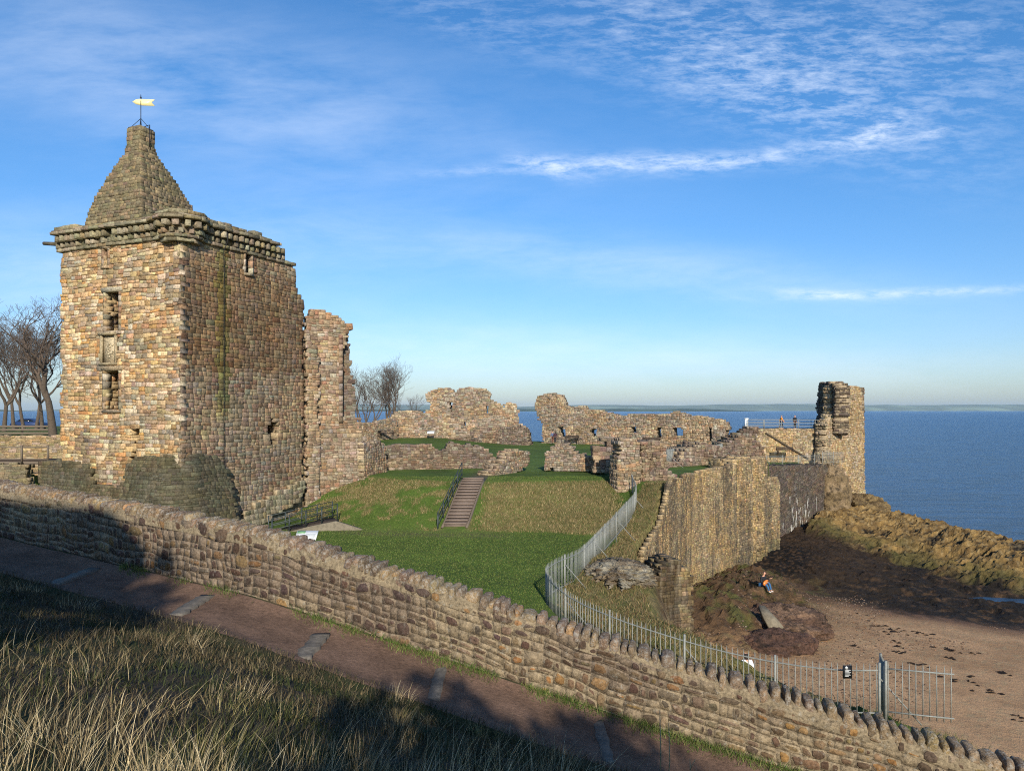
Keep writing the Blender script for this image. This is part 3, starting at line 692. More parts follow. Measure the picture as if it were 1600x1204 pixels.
# ------------------------------------------------------------------ the fore tower
C1 = np.array([-18.9, 42.0]); C2 = np.array([-14.5, 51.2]); C3 = np.array([-28.2, 46.0])
PL = Plane(C1[0], C1[1], C3[0], C3[1]); PR = Plane(C1[0], C1[1], C2[0], C2[1])
tower = thing('castle_tower', 'tall square ruined stone tower with corbelled parapet and pointed stone cap', 'tower', (-21.35, 48.6, -7.3))
def hole(P, x0, y0, x1, y1): a = P.uz(x0, y0); b = P.uz(x1, y1); u = sorted((a[0], b[0])); v = sorted((a[1], b[1])); return [(u[0], v[0]), (u[1], v[0]), (u[1], v[1]), (u[0], v[1])]
LF = [(.04, -7.3), (PL.L, -7.3), (PL.L, 9.95), (.04, 9.95)]
win = [hole(PL, 163, 389, 170, 415), hole(PL, 166, 457, 187, 517), hole(PL, 165, 579, 187, 640)]
gash = PL.poly([(204, 672), (216, 672), (216, 692), (211, 700), (214, 712), (208, 725), (202, 728), (206, 706), (205, 690)])
panel = hole(PL, 158, 524, 183, 566)
def left_tone(u, v, rs):
    t = fbm(u * .5, v * .5, 0, 91); lo = sstep((-1.0 - v) / 3)
    dk = sstep((fbm(u * .9, v * .5, 4, 93) - .56) * 8); f = ((.92 + .5 * t) * (1 - .28 * dk))[:, None] * np.array([1.0, .99, .95]); f = f * (1 - .12 * lo[:, None]) ; return f
masonry('lit_wall', tower, M['tower'], 'front', LF, PL.map, win + [gash, panel], T=1.3, ch=(.19, .36), cw=(.28, .78), prot=(0, .075), gap=.010, bevel=.014, seed=3, jit=.14, split=.3, colf=left_tone, mortar='a08a68', edge=True)
RPX = [(282, 372), (300, 374), (340, 379), (400, 393), (447, 405), (452, 412), (458, 416), (460, 428), (462, 440), (466, 455), (471, 462), (475, 470)]
ru = [PR.uz(*p) for p in RPX]
RF = [(.0, -7.3), (ru[-1][0], -7.3)] + ru[::-1]; RF[-1] = (0, 9.95)
rwin = hole(PR, 383, 396, 392, 428)
arch = PR.poly([(419, 686), (418, 668), (421, 658), (427, 654), (433, 659), (434, 672), (434, 686), (428, 692), (423, 698)])
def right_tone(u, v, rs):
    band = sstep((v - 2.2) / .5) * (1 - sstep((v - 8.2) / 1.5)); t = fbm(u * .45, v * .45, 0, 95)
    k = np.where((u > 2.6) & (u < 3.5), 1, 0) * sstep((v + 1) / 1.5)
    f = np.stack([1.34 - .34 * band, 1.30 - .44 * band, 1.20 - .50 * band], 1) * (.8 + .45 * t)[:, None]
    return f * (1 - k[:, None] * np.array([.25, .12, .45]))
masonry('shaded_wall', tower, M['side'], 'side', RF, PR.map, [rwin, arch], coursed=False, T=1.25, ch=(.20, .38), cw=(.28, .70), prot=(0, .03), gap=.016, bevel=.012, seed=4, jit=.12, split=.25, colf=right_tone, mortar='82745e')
# quoins where the two faces meet, alternately long on either side
B = MB(); rs = np.random.RandomState(5); v = -3.2; nL = PL.n[:2]; nR = PR.n[:2]; i = 0
while v < 9.8:
    h = rs.uniform(.24, .38); a, b = (.62, .30) if i % 2 else (.32, .60); a *= rs.uniform(.8, 1.2); b *= rs.uniform(.8, 1.2); e = .012 + rs.uniform(0, .012)
    c0 = C1 + nL * e + nR * e
    q = np.array([c0, c0 + PL.d[:2] * a, c0 + PL.d[:2] * a - nL * .3, c0 - nL * .3 - nR * .3, c0 + PR.d[:2] * b - nR * .3, c0 + PR.d[:2] * b])
    col = pick('front' if rs.rand() < .5 else 'side', 1, rs)[0]
    V = np.concatenate([np.c_[q, np.full(6, v + .012)], np.c_[q, np.full(6, v + h - .012)]])
    s = [[k, (k + 1) % 6, 6 + (k + 1) % 6, 6 + k] for k in range(6)]; B.add(V, [np.array(s), np.arange(6), np.arange(6, 12)[::-1]], col); v += h; i += 1
B.build('quoins', M['side'], tower)
# two hidden walls and the wall-head so that the tower is solid from every side
P3 = Plane(C3[0], C3[1], C3[0] + C2[0] - C1[0], C3[1] + C2[1] - C1[1]); P3.n = -PR.n
P4 = Plane(C2[0], C2[1], C2[0] + C3[0] - C1[0], C2[1] + C3[1] - C1[1]); P4.n = -PL.n
masonry('west_wall', tower, M['side'], 'front', [(1.35, -7.3), (P3.L - .02, -7.3), (P3.L - .02, 7), (P3.L - 3, 10), (1.35, 10)], P3.map, T=1.2, seed=6, ch=(.3, .5), cw=(.5, 1.0), edge=False)
masonry('rear_wall', tower, M['side'], 'side', [(1.35, -7.3), (P4.L - 1.3, -7.3), (P4.L - 1.3, 8.6), (4, 7.5), (1.35, 5.5)], P4.map, T=1.1, seed=7, ch=(.3, .5), cw=(.5, 1.0), edge=True)
def C1_3(u, w, z): p = C1 + PL.d[:2] * u + PR.d[:2] * w; return (p[0], p[1], z)
for z in (9.5, 4.2, -1.6):
    B = MB()
    V = [C1_3(1.28, 1.3, z), C1_3(9.0, 1.3, z), C1_3(9.0, 8.2, z), C1_3(1.28, 8.2, z)]; V += [(a, b, c - .4) for a, b, c in V]
    B.add(V, [np.array([[0, 1, 2, 3], [4, 7, 6, 5], [0, 4, 5, 1], [1, 5, 6, 2], [2, 6, 7, 3], [3, 7, 4, 0]])], lin('6b5f50'))
    B.build('inner_floor', M['side'], tower)
# dressed window frames, sills and the carved panel
def frame(P, px0, py0, px1, py1, w=.17, name='window_frame', sill=True):
    (a, t), (b, bt) = P.uz(px0, py0), P.uz(px1, py1); u0, u1 = min(a, b), max(a, b); B = MB(); rs = np.random.RandomState(int(px0)); cc = lambda: pick('front', 1, rs)[0] * .9
    def bb(ua, ub, va, vb, d0, d1):
        V = [P.at(u, v, d) for v in (va, vb) for d in (d0, d1) for u in (ua, ub)]; V = np.array(V)[[0, 1, 2, 3, 4, 5, 6, 7]]; B.add(V, [BOXF], cc())
    v = bt
    while v < t - .05:
        h = min(rs.uniform(.3, .5), t - v); bb(u0 - w, u0 - .001, v + .01, v + h - .01, -.4, .10); bb(u1 + .001, u1 + w, v + .01, v + h - .01, -.4, .10); v += h
    bb(u0 - w - .1, u1 + w + .1, t + .01, t + .26, -.4, .13)
    f_ = B.build(name, M['tower'], tower)
    B = MB(); v_ = np.array([P.at(u, v, d) for v in (bt - .16, bt - .01) for d in (-.4, .15) for u in (u0 - w, u1 + w)]); B.add(v_, [BOXF], cc()); B.build('sill', M['tower'], f_)
    return f_
frame(PL, 166, 457, 187, 517); frame(PL, 165, 579, 187, 640); frame(PL, 163, 389, 170, 415, .13); frame(PR, 383, 396, 392, 428, .14)
(a, t), (b, bt) = PL.uz(158, 524), PL.uz(183, 566); B = MB(); rs = np.random.RandomState(4)
def slab(ua, ub, va, vb, d0, d1, col):
    B.add(np.array([PL.at(u, v, d) for v in (va, vb) for d in (d0, d1) for u in (ua, ub)]), [BOXF], col)
sc_ = lin('b0a184'); u0, u1 = min(a, b), max(a, b)
slab(u0, u1, bt, t, -.5, -.10, sc_)
slab(u0, u0 + .13, bt, t, -.09, .10, lin('a39274')); slab(u1 - .13, u1, bt, t, -.09, .10, lin('a89879')); slab(u0 - .08, u1 + .08, t + .0, t + .16, -.3, .17, lin('9a8a6c')); slab(u0 - .05, u1 + .05, bt - .14, bt, -.3, .15, lin('9a8a6c'))
uc = (u0 + u1) / 2; vc = (bt + t) / 2
for k in range(26):   # worn carving
    r = .30 * math.sqrt(rs.rand()); th = rs.rand() * 6.28; x_, y_ = r * math.cos(th) * .9, r * math.sin(th) * 1.6
    slab(uc + x_ - .05, uc + x_ + .05, vc + y_ - .06, vc + y_ + .06, -.10, -.10 + rs.uniform(.02, .06), sc_)
B.build('carved_panel', M['tower'], tower)
# flared foot round the corner
def rounded(cut_l, cut_r, r=1.0, out=.0, n=7):
    pts = [C1 + PL.d[:2] * cut_l]; a = C1 + PL.d[:2] * r; b = C1 + PR.d[:2] * r
    for i in range(n + 1):
        t = i / n; pts.append((1 - t) ** 2 * a + 2 * t * (1 - t) * C1 + t * t * b)
    pts.append(C1 + PR.d[:2] * cut_r); return [tuple(p) for p in pts]
bp = Path(rounded(10.3, 3.3, 1.0)); 
if bp.nrm(.1)[1] > 0: bp = Path(rounded(10.3, 3.3, 1.0), -1)
def foot_map(u, v, d):
    u, v, d = np.broadcast_arrays(u, v, d); t = np.clip((-2.6 - v) / 4.8, 0, 1); fl = .08 + 1.25 * t ** .8 * (.55 + .45 * sstep((u - 6.0) / 3.0))
    return bp.map(u, v, d + fl)
ul = PL.uz(200, 740)[0]; uk = 10.3 - ul
FO = [(0, -7.4), (bp.L, -7.4), (bp.L - .05, -5), (bp.L - .35, -3.6), (bp.L - .9, -2.75), (bp.L - 2.0, -2.55), (9.2, -2.6), (uk + .6, -2.75), (uk + .1, -3.3), (uk - .05, -4.3), (5.5, -4.6), (3.2, -4.3), (2.9, -3.3), (0, -3.0)]
masonry('flared_foot', tower, M['mossy'], 'moss', FO, foot_map, coursed=True, T=.9, ch=(.15, .28), cw=(.2, .5), prot=(0, .04), gap=.008, bevel=.012, seed=8, mortar='6a6048')
# corbelled parapet
def cornice_path(off=0.0, bulge=1.12):
    cen = C1 - (nL + nR) * .62; r = bulge; pts = [C1 + PL.d[:2] * 10.25 + nL * off, C1 + PL.d[:2] * 1.45 + nL * off]
    aL = math.atan2(nL[1], nL[0]); aR = math.atan2(nR[1], nR[0])
    for i in range(11):
        a = aL + .2 * -1 + ((aR + .2) - (aL - .2)) * i / 10; pts.append(cen + (r + off) * np.array([math.cos(a), math.sin(a)]))
    pts += [C1 + PR.d[:2] * 1.45 + nR * off, C1 + PR.d[:2] * 9.3 + nR * off]; return [tuple(p) for p in pts]
cp = Path(cornice_path());
if cp.nrm(.1)[1] > 0: cp = Path(cornice_path(), -1)
UR0 = cp.u[-2]; TOTAL = cp.L
def cmap(u, v, d):
    u, v, d = np.broadcast_arrays(u, v, d); x, y, z = cp.map(u, v, d).T; return np.stack([x, y, z + .06 * (fbm(u * .5, 0 * u, 0, 3) - .5)], 1)
B = MB(); rs = np.random.RandomState(9)
def run(u0, u1, z0, z1, d0, d1, w=(.5, .9), pal='cap', gapk=.006, drop=0.0, zj=.0, dj=.03):
    L = []; u = u0
    while u < u1:
        ww = min(rs.uniform(*w), u1 - u + .01); j = rs.uniform(0, zj) if zj else 0
        if rs.rand() >= drop: L.append((u + gapk, u + ww - gapk, z0, z1 - j))
        u += ww
    L = np.array(L); c = pick(pal, len(L), rs) * (1.25 if pal == 'moss' else 1)
    prisms(L, d0, d1 + rs.uniform(-dj, dj, len(L)), cmap, .03, B, c, rs, 4, .03)
def broken(z): return UR0 + np.interp(z, [9.8, 10.1, 10.6, 11.0, 11.4, 12], [8.0 - 1.2, 7.2 - 1.2, 6.5 - 1.2, 6.0 - 1.2, 4.6 - 1.2, 3 - 1.2]) + 1.0
run(0, broken(9.8), 9.86, 10.06, -.4, .20)
uT0, uT1 = cp.u[2] - .5, cp.u[-3] + .5
run(uT0, uT1, 9.62, 9.84, -.4, .10); run(uT0 - .2, uT1 + .2, 9.84, 10.0, -.4, .26)
for (z0, z1, d, off) in ((10.07, 10.36, .30, 0), (10.42, 10.76, .50, .23), (10.07, 10.82, .08, .15)):
    u = off; L = []
    while u < broken(z0 + .2):
        if rs.rand() > .05 or d < .2: L.append((u, u + (.23 if d > .2 else .45), z0 + rs.uniform(-.02, .02), z1 + rs.uniform(-.03, .01)))
        u += .46
    L = np.array(L); L[:, :2] += rs.uniform(-.03, .03, (len(L), 2)); prisms(L, -.4, (d if d > .2 else .02) + rs.uniform(-.05, .03, len(L)), cmap, .02, B, pick('cap', len(L), rs) * (1.12 if d > .2 else .85), rs, 4, .08)
run(0, broken(10.9), 10.84, 11.02, -.5, .62, w=(.5, 1.0)); run(0, broken(11.1) - .3, 11.03, 11.12, -.5, .54, w=(.6, 1.1))
B.build('corbel_course', M['mossy'], tower)
B = MB(); run(0, 2.0, 11.13, 11.40, -.1, .42, w=(.6, 1.0), zj=.12, pal='cap'); run(uT0 - 1.2, uT1 + .4, 11.13, 11.38, -.1, .42, w=(.5, .9), zj=.1, pal='cap')
run(uT1 + .2, broken(11.4), 11.13, 11.40, -.1, .40, drop=.2, zj=.14, pal='cap'); run(2.0, uT0 - 1.0, 11.13, 11.24, -.1, .40, drop=.3, zj=.06, pal='cap'); run(0, broken(11.4) - 1, 10.5, 11.1, -1.2, -.45, w=(.5, 1), pal='cap')
B.build('parapet', M['mossy'], tower)
B = MB(); p = np.array(cp.map(np.array([.3]), np.array([10.35]), np.array([.0]))[0]); B.tube([p, p + np.array([-1.35, .25, .12])], [.14, .11], 8, lin('5c5448')); B.build('water_spout', M['mossy'], tower)
# pointed cap of stone courses
B = MB(); rs = np.random.RandomState(11); cpx, cpy = -23.5, 46.6; zc = 11.2
ang = math.atan2(PL.d[1], PL.d[0]); W0 = 4.75; ztop = 16.45
while zc < ztop:
    h = rs.uniform(.17, .27); t = (zc - 11.2) / (ztop - 11.2); w = float(np.interp(zc, [11.2, 12.1, 13.1, 14.1, 15.2, 16.1, 16.5], [4.85, 4.45, 3.85, 3.05, 2.12, 1.3, 1.08])) + rs.uniform(-.05, .05)
    cpx = -23.15 - .35 * min(t, 1)
    for s_ in range(4):
        a = ang + s_ * math.pi / 2; dx = np.array([math.cos(a), math.sin(a)]); nn = np.array([dx[1], -dx[0]]); o0 = np.array([cpx, cpy]) + nn * w / 2 - dx * w / 2
        def fm(u, v, d, o0=o0, dx=dx, nn=nn): return np.stack([o0[0] + u * dx[0] + d * nn[0], o0[1] + u * dx[1] + d * nn[1], v + 0 * u], 1)
        L = []; u = 0
        while u < w: ww = rs.uniform(.25, .55); L.append((u, min(u + ww, w), zc, zc + h)); u += ww
        L = np.array(L); L = L[L[:, 1] - L[:, 0] > .06]; L[:, :2] += [.008, -.008]; L[:, 2:] += [.006, -.006]
        prisms(L, -.5, rs.uniform(0, .10, len(L)), fm, .025, B, pick('pyramid', len(L), rs), rs, 4, .08)
    B.box((cpx, cpy, zc + h / 2), (w - .1, w - .1, h), ang, lin('6f6450')); zc += h
B.build('stone_cap', M['mossy'], tower)
B = MB(); zc2 = zc
while zc2 < zc + .95:
    h = .27; 
    for s_ in range(4):
        a = ang + s_ * math.pi / 2; dx = np.array([math.cos(a), math.sin(a)]); nn = np.array([dx[1], -dx[0]]); w = 1.12; o0 = np.array([cpx, cpy]) + nn * w / 2 - dx * w / 2
        def fm(u, v, d, o0=o0, dx=dx, nn=nn): return np.stack([o0[0] + u * dx[0] + d * nn[0], o0[1] + u * dx[1] + d * nn[1], v + 0 * u], 1)
        L = np.array([(0, .5, zc2, zc2 + h), (.5, 1.12, zc2, zc2 + h)]); L[:, :2] += rs.uniform(-.02, .02, (2, 2)); prisms(L, -.4, rs.uniform(0, .05, 2), fm, .03, B, pick('pyramid', 2, rs), rs, 4, .05)
    zc2 += h
B.box((cpx, cpy, (zc + zc2) / 2), (1.08, 1.08, zc2 - zc - .04), ang, lin('6f6450')); B.box((cpx, cpy, zc2 + .04), (1.02, 1.02, .1), ang, lin('7a6f58'))
B.build('stone_finial', M['mossy'], tower)
# lightning conductor down the shaded wall
B = MB(); uu = PR.uz(347, 600)[0]; B.tube([PR.at(uu, z, .16 + (.3 if z > 9.7 else 0)) for z in (11.0, 10.2, 9.7, 9.5, 4, 0, -3.2)], .022, 6); B.build('conductor_cable', M['iron'], tower)

vane = thing('weather_vane', 'gilded fish-tailed arrow weather vane on a black pole above the tower cap', 'weather vane', (cpx, cpy, zc2 + .12))
zb0 = zc2 + .12; B = MB(); B.tube([(cpx, cpy, zb0), (cpx, cpy, zb0 + 1.75)], .025, 8); B.build('pole', M['iron'], vane)
for k in range(4):
    a = ang + k * math.pi / 2 + .78; B = MB(); B.tube([(cpx + .55 * math.cos(a), cpy + .55 * math.sin(a), zb0), (cpx, cpy, zb0 + .62)], .018, 6); B.build('brace', M['iron'], vane)
for k in (0, 1, 2):
    a = [ang - .78 - .78, ang - .78 + .9, ang-.78-2.3][k]; B = MB(); x_, y_ = cpx + .72 * math.cos(a), cpy + .72 * math.sin(a); B.tube([(x_, y_, zb0 - 1.3), (x_, y_, zb0 + .12), (cpx + .3 * math.cos(a), cpy + .3 * math.sin(a), zb0 + .06)], .028, 6); B.build('iron_strap', M['iron'], vane)
B = MB(); s_ = 1.32 / 1.3
B.prism([(-.50, 0), (-.28, .15), (-.12, .19), (.62, .19), (.86, .19), (.66, .02), (.86, -.21), (.1, -.21), (-.28, -.15)], (cpx - .02, cpy, zb0 + 1.66), (1, .1, 0), (0, 0, 1), (0, 1, 0), .03)
B.build('arrow', M['gold'], vane); B = MB(); B.lathe([(0.001, 0), (.05, .03), (.06, .08), (.03, .12), (.008, .3)], (cpx, cpy, zb0 + 1.86), 10); B.build('finial', M['iron'], vane)

# ------------------------------------------------------------------ other ruins of the castle
def root_on(P, u, z): p = P.at(u, z, -.3); return tuple(float(v) for v in p)
def ruin(name, part, label, cat, P, px, holes=(), mat='ruin', pal='ruin', T=1.0, base=None, parent=None, dark=1.0, **kw):
    po = P.poly(px); us_ = [a for a, b in po]; zs = [b for a, b in po]
    if base is not None: po = [(a, max(b, base)) if b > base + .6 else (a, base) for a, b in po]
    r = parent or thing(name, label, cat, root_on(P, (min(us_) + max(us_)) / 2, min(zs)))
    hs = [P.poly(h) for h in holes]; seed = kw.pop('seed', int(abs(px[0][0] * 7 + px[0][1])) % 9999)
    def cf(u, v, rs):
        t = fbm(u * .6, v * .6, 0, seed + 3); g = (.88 + .5 * t)[:, None] * np.array([dark, dark * .99, dark * .98]); return g
    kw.setdefault('colf', cf)
    masonry(part, r, M[mat], pal, po, P.map, hs, T=T, seed=seed, **kw); return r
# wing joined to the tower's far end
PW1 = pxplane(474, 51.4, 552, 53.0)
wing = ruin('ruined_wing', 'wall', 'tall narrow ruined wall with a jagged top joined to the tower on its right', 'ruin', PW1,
    [(475, 815), (475, 497), (480, 490), (490, 484), (498, 482), (506, 483), (511, 488), (520, 492), (528, 497), (536, 499), (541, 505), (553, 510), (550, 516), (540, 519), (545, 525), (540, 533), (543, 538), (534, 545),
     (533, 600), (534, 650), (545, 655), (556, 662), (566, 672), (572, 690), (572, 815)], mat='side', pal='pink', T=.9, ch=(.2, .34), cw=(.28, .6), prot=(0, .07), gap=.014, mortar='94846e')
PW1b = pxplane(500, 53.0, 550, 53.6)
ruin('', 'broken_jamb', '', '', PW1b, [(520, 700), (520, 520), (541, 520), (546, 535), (545, 585), (551, 590), (553, 610), (557, 640), (560, 660), (565, 700)], parent=wing, mat='side', pal='side', T=.9, ch=(.2, .34), cw=(.28, .6))
# slim window jamb stones
B = MB(); rs = np.random.RandomState(2); v = -.9
while v < 5.4:
    h = rs.uniform(.3, .55); u0 = PW1.uz(529, 600)[0]; V = [PW1.at(u, vv, d) for vv in (v + .01, min(v + h, 5.4) - .01) for d in (-.35, .13 + rs.uniform(0, .03)) for u in (u0, u0 + .28)]; B.add(np.array(V), [BOXF], pick('pink', 1, rs)[0]); v += h
B.build('window_jamb', M['side'], wing)
PWs = pxplane(476, 50.9, 500, 51.6)
ruin('', 'buttress', '', '', PWs, [(479, 815), (478, 520), (482, 512), (497, 560), (500, 580), (501, 815)], parent=wing, mat='side', pal='pink', T=.5, ch=(.2, .34), cw=(.3, .6), prot=(0, .05), gap=.02)
Plow = pxplane(572, 53.4, 606, 57)
ruin('stub_wall', 'wall', 'short sunlit stub of pinkish rubble wall joining the wing to the low courtyard wall', 'wall', Plow, [(568, 790), (568, 690), (580, 693), (592, 690), (604, 697), (604, 728), (606, 790)], pal='pink', mat='side', T=.8, ch=(.18, .3), cw=(.2, .5))
# sloping kerb wall beside the tower foot
Pk = pxplane(376, 45.6, 478, 50.6)
ruin('ramp_wall', 'wall', 'low leaning kerb wall of pale mossy blocks climbing beside the tower foot', 'wall', Pk, [(376, 826), (376, 808), (398, 792), (420, 779), (440, 766), (458, 757), (462, 750), (476, 748), (478, 760), (472, 778), (440, 800), (400, 826)],
     mat='mossy', pal='cap', T=.4, ch=(.3, .5), cw=(.35, .6), prot=(0, .03), gap=.008, bevel=.02, edge=False)
# courtyard low walls
Pc = pxplane(596, 58.5, 770, 60.5)
ruin('low_courtyard_wall', 'wall', 'long low dark rubble wall with uneven top between the wing and the head of the stair', 'wall', Pc,
     [(590, 735), (590, 702), (600, 698), (620, 695), (640, 694), (660, 695), (676, 694), (682, 701), (694, 702), (698, 697), (706, 692), (720, 694), (738, 695), (752, 697), (762, 703), (770, 710), (778, 719), (778, 735)], T=1.1, dark=.78, ch=(.16, .3), cw=(.2, .5), prot=(0, .1))
Ps = pxplane(768, 53.5, 828, 58)
ruin('stump_wall', 'wall', 'ragged slanting stump of rubble wall just right of the stair head', 'wall', Ps, [(766, 752), (768, 738), (776, 731), (782, 722), (796, 716), (798, 706), (808, 704), (826, 704), (827, 722), (815, 732), (800, 740), (790, 748), (780, 752)], pal='pinkfar', T=1.2, ch=(.14, .26), cw=(.16, .42), prot=(0, .12))
Pd = pxplane(850, 57.5, 965, 55.5)
ruin('gabled_low_wall', 'wall', 'low rubble wall with a peaked left end between the stump and the dark stair opening', 'wall', Pd,
     [(851, 733), (851, 708), (860, 700), (866, 694), (874, 690), (884, 692), (892, 700), (896, 706), (905, 710), (918, 713), (926, 717), (936, 722), (948, 726), (948, 738), (851, 733)], T=1.0, pal='pinkfar', ch=(.16, .28), cw=(.2, .45), prot=(0, .1))
Pe = pxplane(926, 54, 968, 54)
ruin('block_wall', 'wall', 'square broken block of wall left of the dark stair opening', 'wall', Pe, [(926, 740), (926, 700), (943, 698), (943, 685), (952, 683), (965, 686), (968, 694), (962, 706), (955, 716), (951, 728), (950, 740)], T=1.4, pal='ruin', ch=(.3, .5), cw=(.4, .8), prot=(0, .12), dark=.9)
Pf = pxplane(960, 48.4, 1004, 48.8)
ruin('gate_pier_ruin', 'wall', 'ruined pinkish masonry pier with a ragged left edge at the top end of the fence', 'ruin', Pf,
     [(967, 790), (965, 745), (966, 715), (972, 702), (968, 692), (975, 686), (985, 684), (993, 686), (1001, 692), (1002, 790)], T=1.5, pal='pinkfar', ch=(.15, .28), cw=(.18, .45), prot=(0, .14), bevel=.02)
Pf1 = pxplane(1003, 49.3, 1050, 50.4)
ruin('cliff_pier_ruin', 'wall', 'lichened broad masonry pier standing right of the pinkish pier above the curtain wall', 'ruin', Pf1,
     [(1003, 815), (1003, 700), (1006, 691), (1014, 688), (1030, 690), (1038, 697), (1041, 716), (1046, 735), (1060, 745), (1060, 815)], T=1.6, pal='ruin', ch=(.15, .28), cw=(.18, .45), prot=(0, .14), bevel=.02)
Pf2 = pxplane(985, 48.0, 1003, 48.2)
# far ruins
Pg = pxplane(560, 106, 840, 106)
ruin('kitchen_tower_ruin', 'wall', 'large ragged ruin with a flat-topped tall block at the far left end of the courtyard', 'ruin', Pg,
     [(600, 700), (600, 655), (613, 652), (616, 643), (630, 640), (650, 641), (660, 645), (668, 640), (673, 632), (667, 624), (667, 614), (674, 608), (690, 606), (700, 605), (707, 609), (712, 612), (718, 607), (735, 606), (752, 606), (765, 610), (767, 620),
      (774, 628), (784, 632), (786, 640), (789, 630), (800, 629), (809, 634), (811, 648), (809, 660), (820, 664), (827, 672), (828, 690), (828, 700)], [[(704, 628), (707, 628), (707, 643), (704, 643)], [(725, 660), (728, 660), (728, 665), (725, 665)], [(760, 633), (763, 633), (763, 645), (760, 645)]],
     mat='ruin_far', pal='pinkfar', T=3.0, base=-4.9, ch=(.2, .4), cw=(.3, .7), prot=(0, .2), dark=1.0)
Pg2 = pxplane(672, 104.6, 830, 100)
ruin('ruin_terrace', 'wall', 'lower projecting block of dark rubble at the foot of the far left ruin', 'ruin', Pg2, [(700, 702), (700, 684), (720, 682), (745, 683), (765, 676), (785, 668), (805, 664), (818, 668), (825, 680), (827, 702)], mat='ruin_far', pal='ruin', T=2.0, dark=.8, ch=(.2, .4), cw=(.3, .6), prot=(0, .2))
Pg3 = pxplane(553, 96, 620, 104)
ruin('pale_boundary_wall', 'wall', 'low pale rubble wall running behind the wing to the far ruin', 'wall', Pg3, [(548, 690), (548, 662), (570, 661), (590, 659), (606, 655), (622, 654), (622, 690)], mat='ruin_far', pal='pinkfar', T=.8, ch=(.18, .3), cw=(.22, .5), prot=(0, .1))
Ph = pxplane(836, 108, 1138, 92)
ruin('windowed_curtain_wall', 'wall', 'long ruined sea wall with a row of small window openings and a tall lump at its left end', 'ruin', Ph,
     [(848, 700), (848, 664), (841, 652), (837, 640), (836, 626), (838, 621), (846, 617), (856, 615), (870, 615), (874, 619), (878, 626), (882, 633), (892, 638), (902, 636), (909, 634), (914, 640), (926, 641), (937, 642), (956, 646), (969, 650), (985, 648), (1003, 646),
      (1020, 648), (1045, 647), (1050, 643), (1056, 643), (1064, 646), (1075, 649), (1095, 651), (1113, 653), (1124, 655), (1132, 660), (1137, 670), (1132, 677), (1129, 692), (1129, 710), (1000, 712)],
     [[(873, 682), (872, 672), (875, 666), (880, 666), (883, 672), (883, 684), (877, 684)], [(922, 680), (921, 674), (925, 669), (931, 670), (932, 682), (926, 683)], [(986, 676), (986, 667), (994, 667), (994, 676)], [(1026, 683), (1026, 669), (1032, 668), (1033, 684)],
      [(1052, 680), (1052, 668), (1065, 668), (1065, 680)], [(1109, 688), (1108, 676), (1111, 668), (1112, 688)]],
     mat='ruin_far', pal='pinkfar', T=1.5, base=-6.2, ch=(.18, .36), cw=(.25, .65), prot=(0, .14), bevel=.025)
B = MB(); a = Ph.at(Ph.uz(1026, 683)[0], 0, -1.9); b = Ph.at(Ph.uz(1034, 683)[0] + .5, 0, -1.9)
# middle lumps between the fences
Pm = pxplane(1060, 62, 1150, 66)
ruin('rubble_mound_wall', 'wall', 'rounded heap of broken wall between the two pale fence runs on the cliff top', 'ruin', Pm, [(1045, 760), (1048, 725), (1062, 720), (1068, 712), (1076, 702), (1090, 695), (1100, 692), (1112, 694), (1128, 698), (1136, 708), (1140, 718), (1146, 725), (1150, 740), (1150, 760)], T=2.2, ch=(.2, .36), cw=(.25, .6), prot=(0, .14), bevel=.025)
Pm2 = pxplane(1124, 80, 1196, 82)
ruin('arched_rubble_wall', 'wall', 'low dark broken wall beneath the left end of the viewing platform railing', 'ruin', Pm2, [(1124, 745), (1127, 694), (1140, 690), (1152, 683), (1162, 681), (1178, 684), (1185, 692), (1192, 700), (1196, 745)], T=2.0, dark=.75, ch=(.2, .4), cw=(.3, .6), prot=(0, .16), bevel=.03)
Pm3 = pxplane(1137, 90, 1184, 90)
ruin('broken_arch', 'wall', 'dark fallen arch of rubble against the sea right of the windowed wall', 'ruin', Pm3, [(1131, 700), (1130, 684), (1140, 681), (1150, 678), (1160, 674), (1166, 669), (1176, 668), (1186, 670), (1186, 700), (1158, 700), (1150, 688), (1140, 686), (1134, 690)], T=1.6, dark=.62, ch=(.25, .5), cw=(.3, .7), prot=(0, .3), bevel=.06)

# ------------------------------------------------------------------ east curtain wall above the beach
Wp = [(7.15, 40.0), (8.9, 43.5), (12.9, 52.0), (17.7, 58.0)]
def path_toward(pts):
    p = Path(pts); n = p.nrm(p.L / 2); xy = p.xy(p.L / 2)
    return p if -(n[0] * xy[0] + n[1] * xy[1]) > 0 else Path(pts, -1)
cw_ = thing('curtain_wall', 'huge water-stained cliff-top curtain wall falling from the castle ground to the beach', 'wall', (12.9, 52.0, -13))
pw = path_toward(Wp); u2, u3, u4 = pw.u[1], pw.u[2], pw.u[3]; 
O = [(0, -14.6), (u4, -14.6), (u4, -4.25), (u4 - 1.5, -4.1), (u4 - 3, -4.35), (u3 + 1.5, -4.3), (u3 - .5, -4.5), (u3 - 2, -4.3), (u3 - 4.5, -4.5), (u2 + 2.8, -4.2), (u2 + 1.6, -4.9), (u2 + .6, -5.9), (u2 - .4, -6.6), (u2 - 2, -7.1), (0, -7.7)]
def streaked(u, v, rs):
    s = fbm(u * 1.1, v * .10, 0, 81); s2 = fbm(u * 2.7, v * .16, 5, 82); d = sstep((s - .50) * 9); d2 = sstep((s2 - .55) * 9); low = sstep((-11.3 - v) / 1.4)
    c = np.array([1.32, 1.27, 1.16]) * (.85 + .35 * s[:, None]) ; c = c * (1 - .35 * low[:, None] * np.array([.9, .8, 1.])); return c
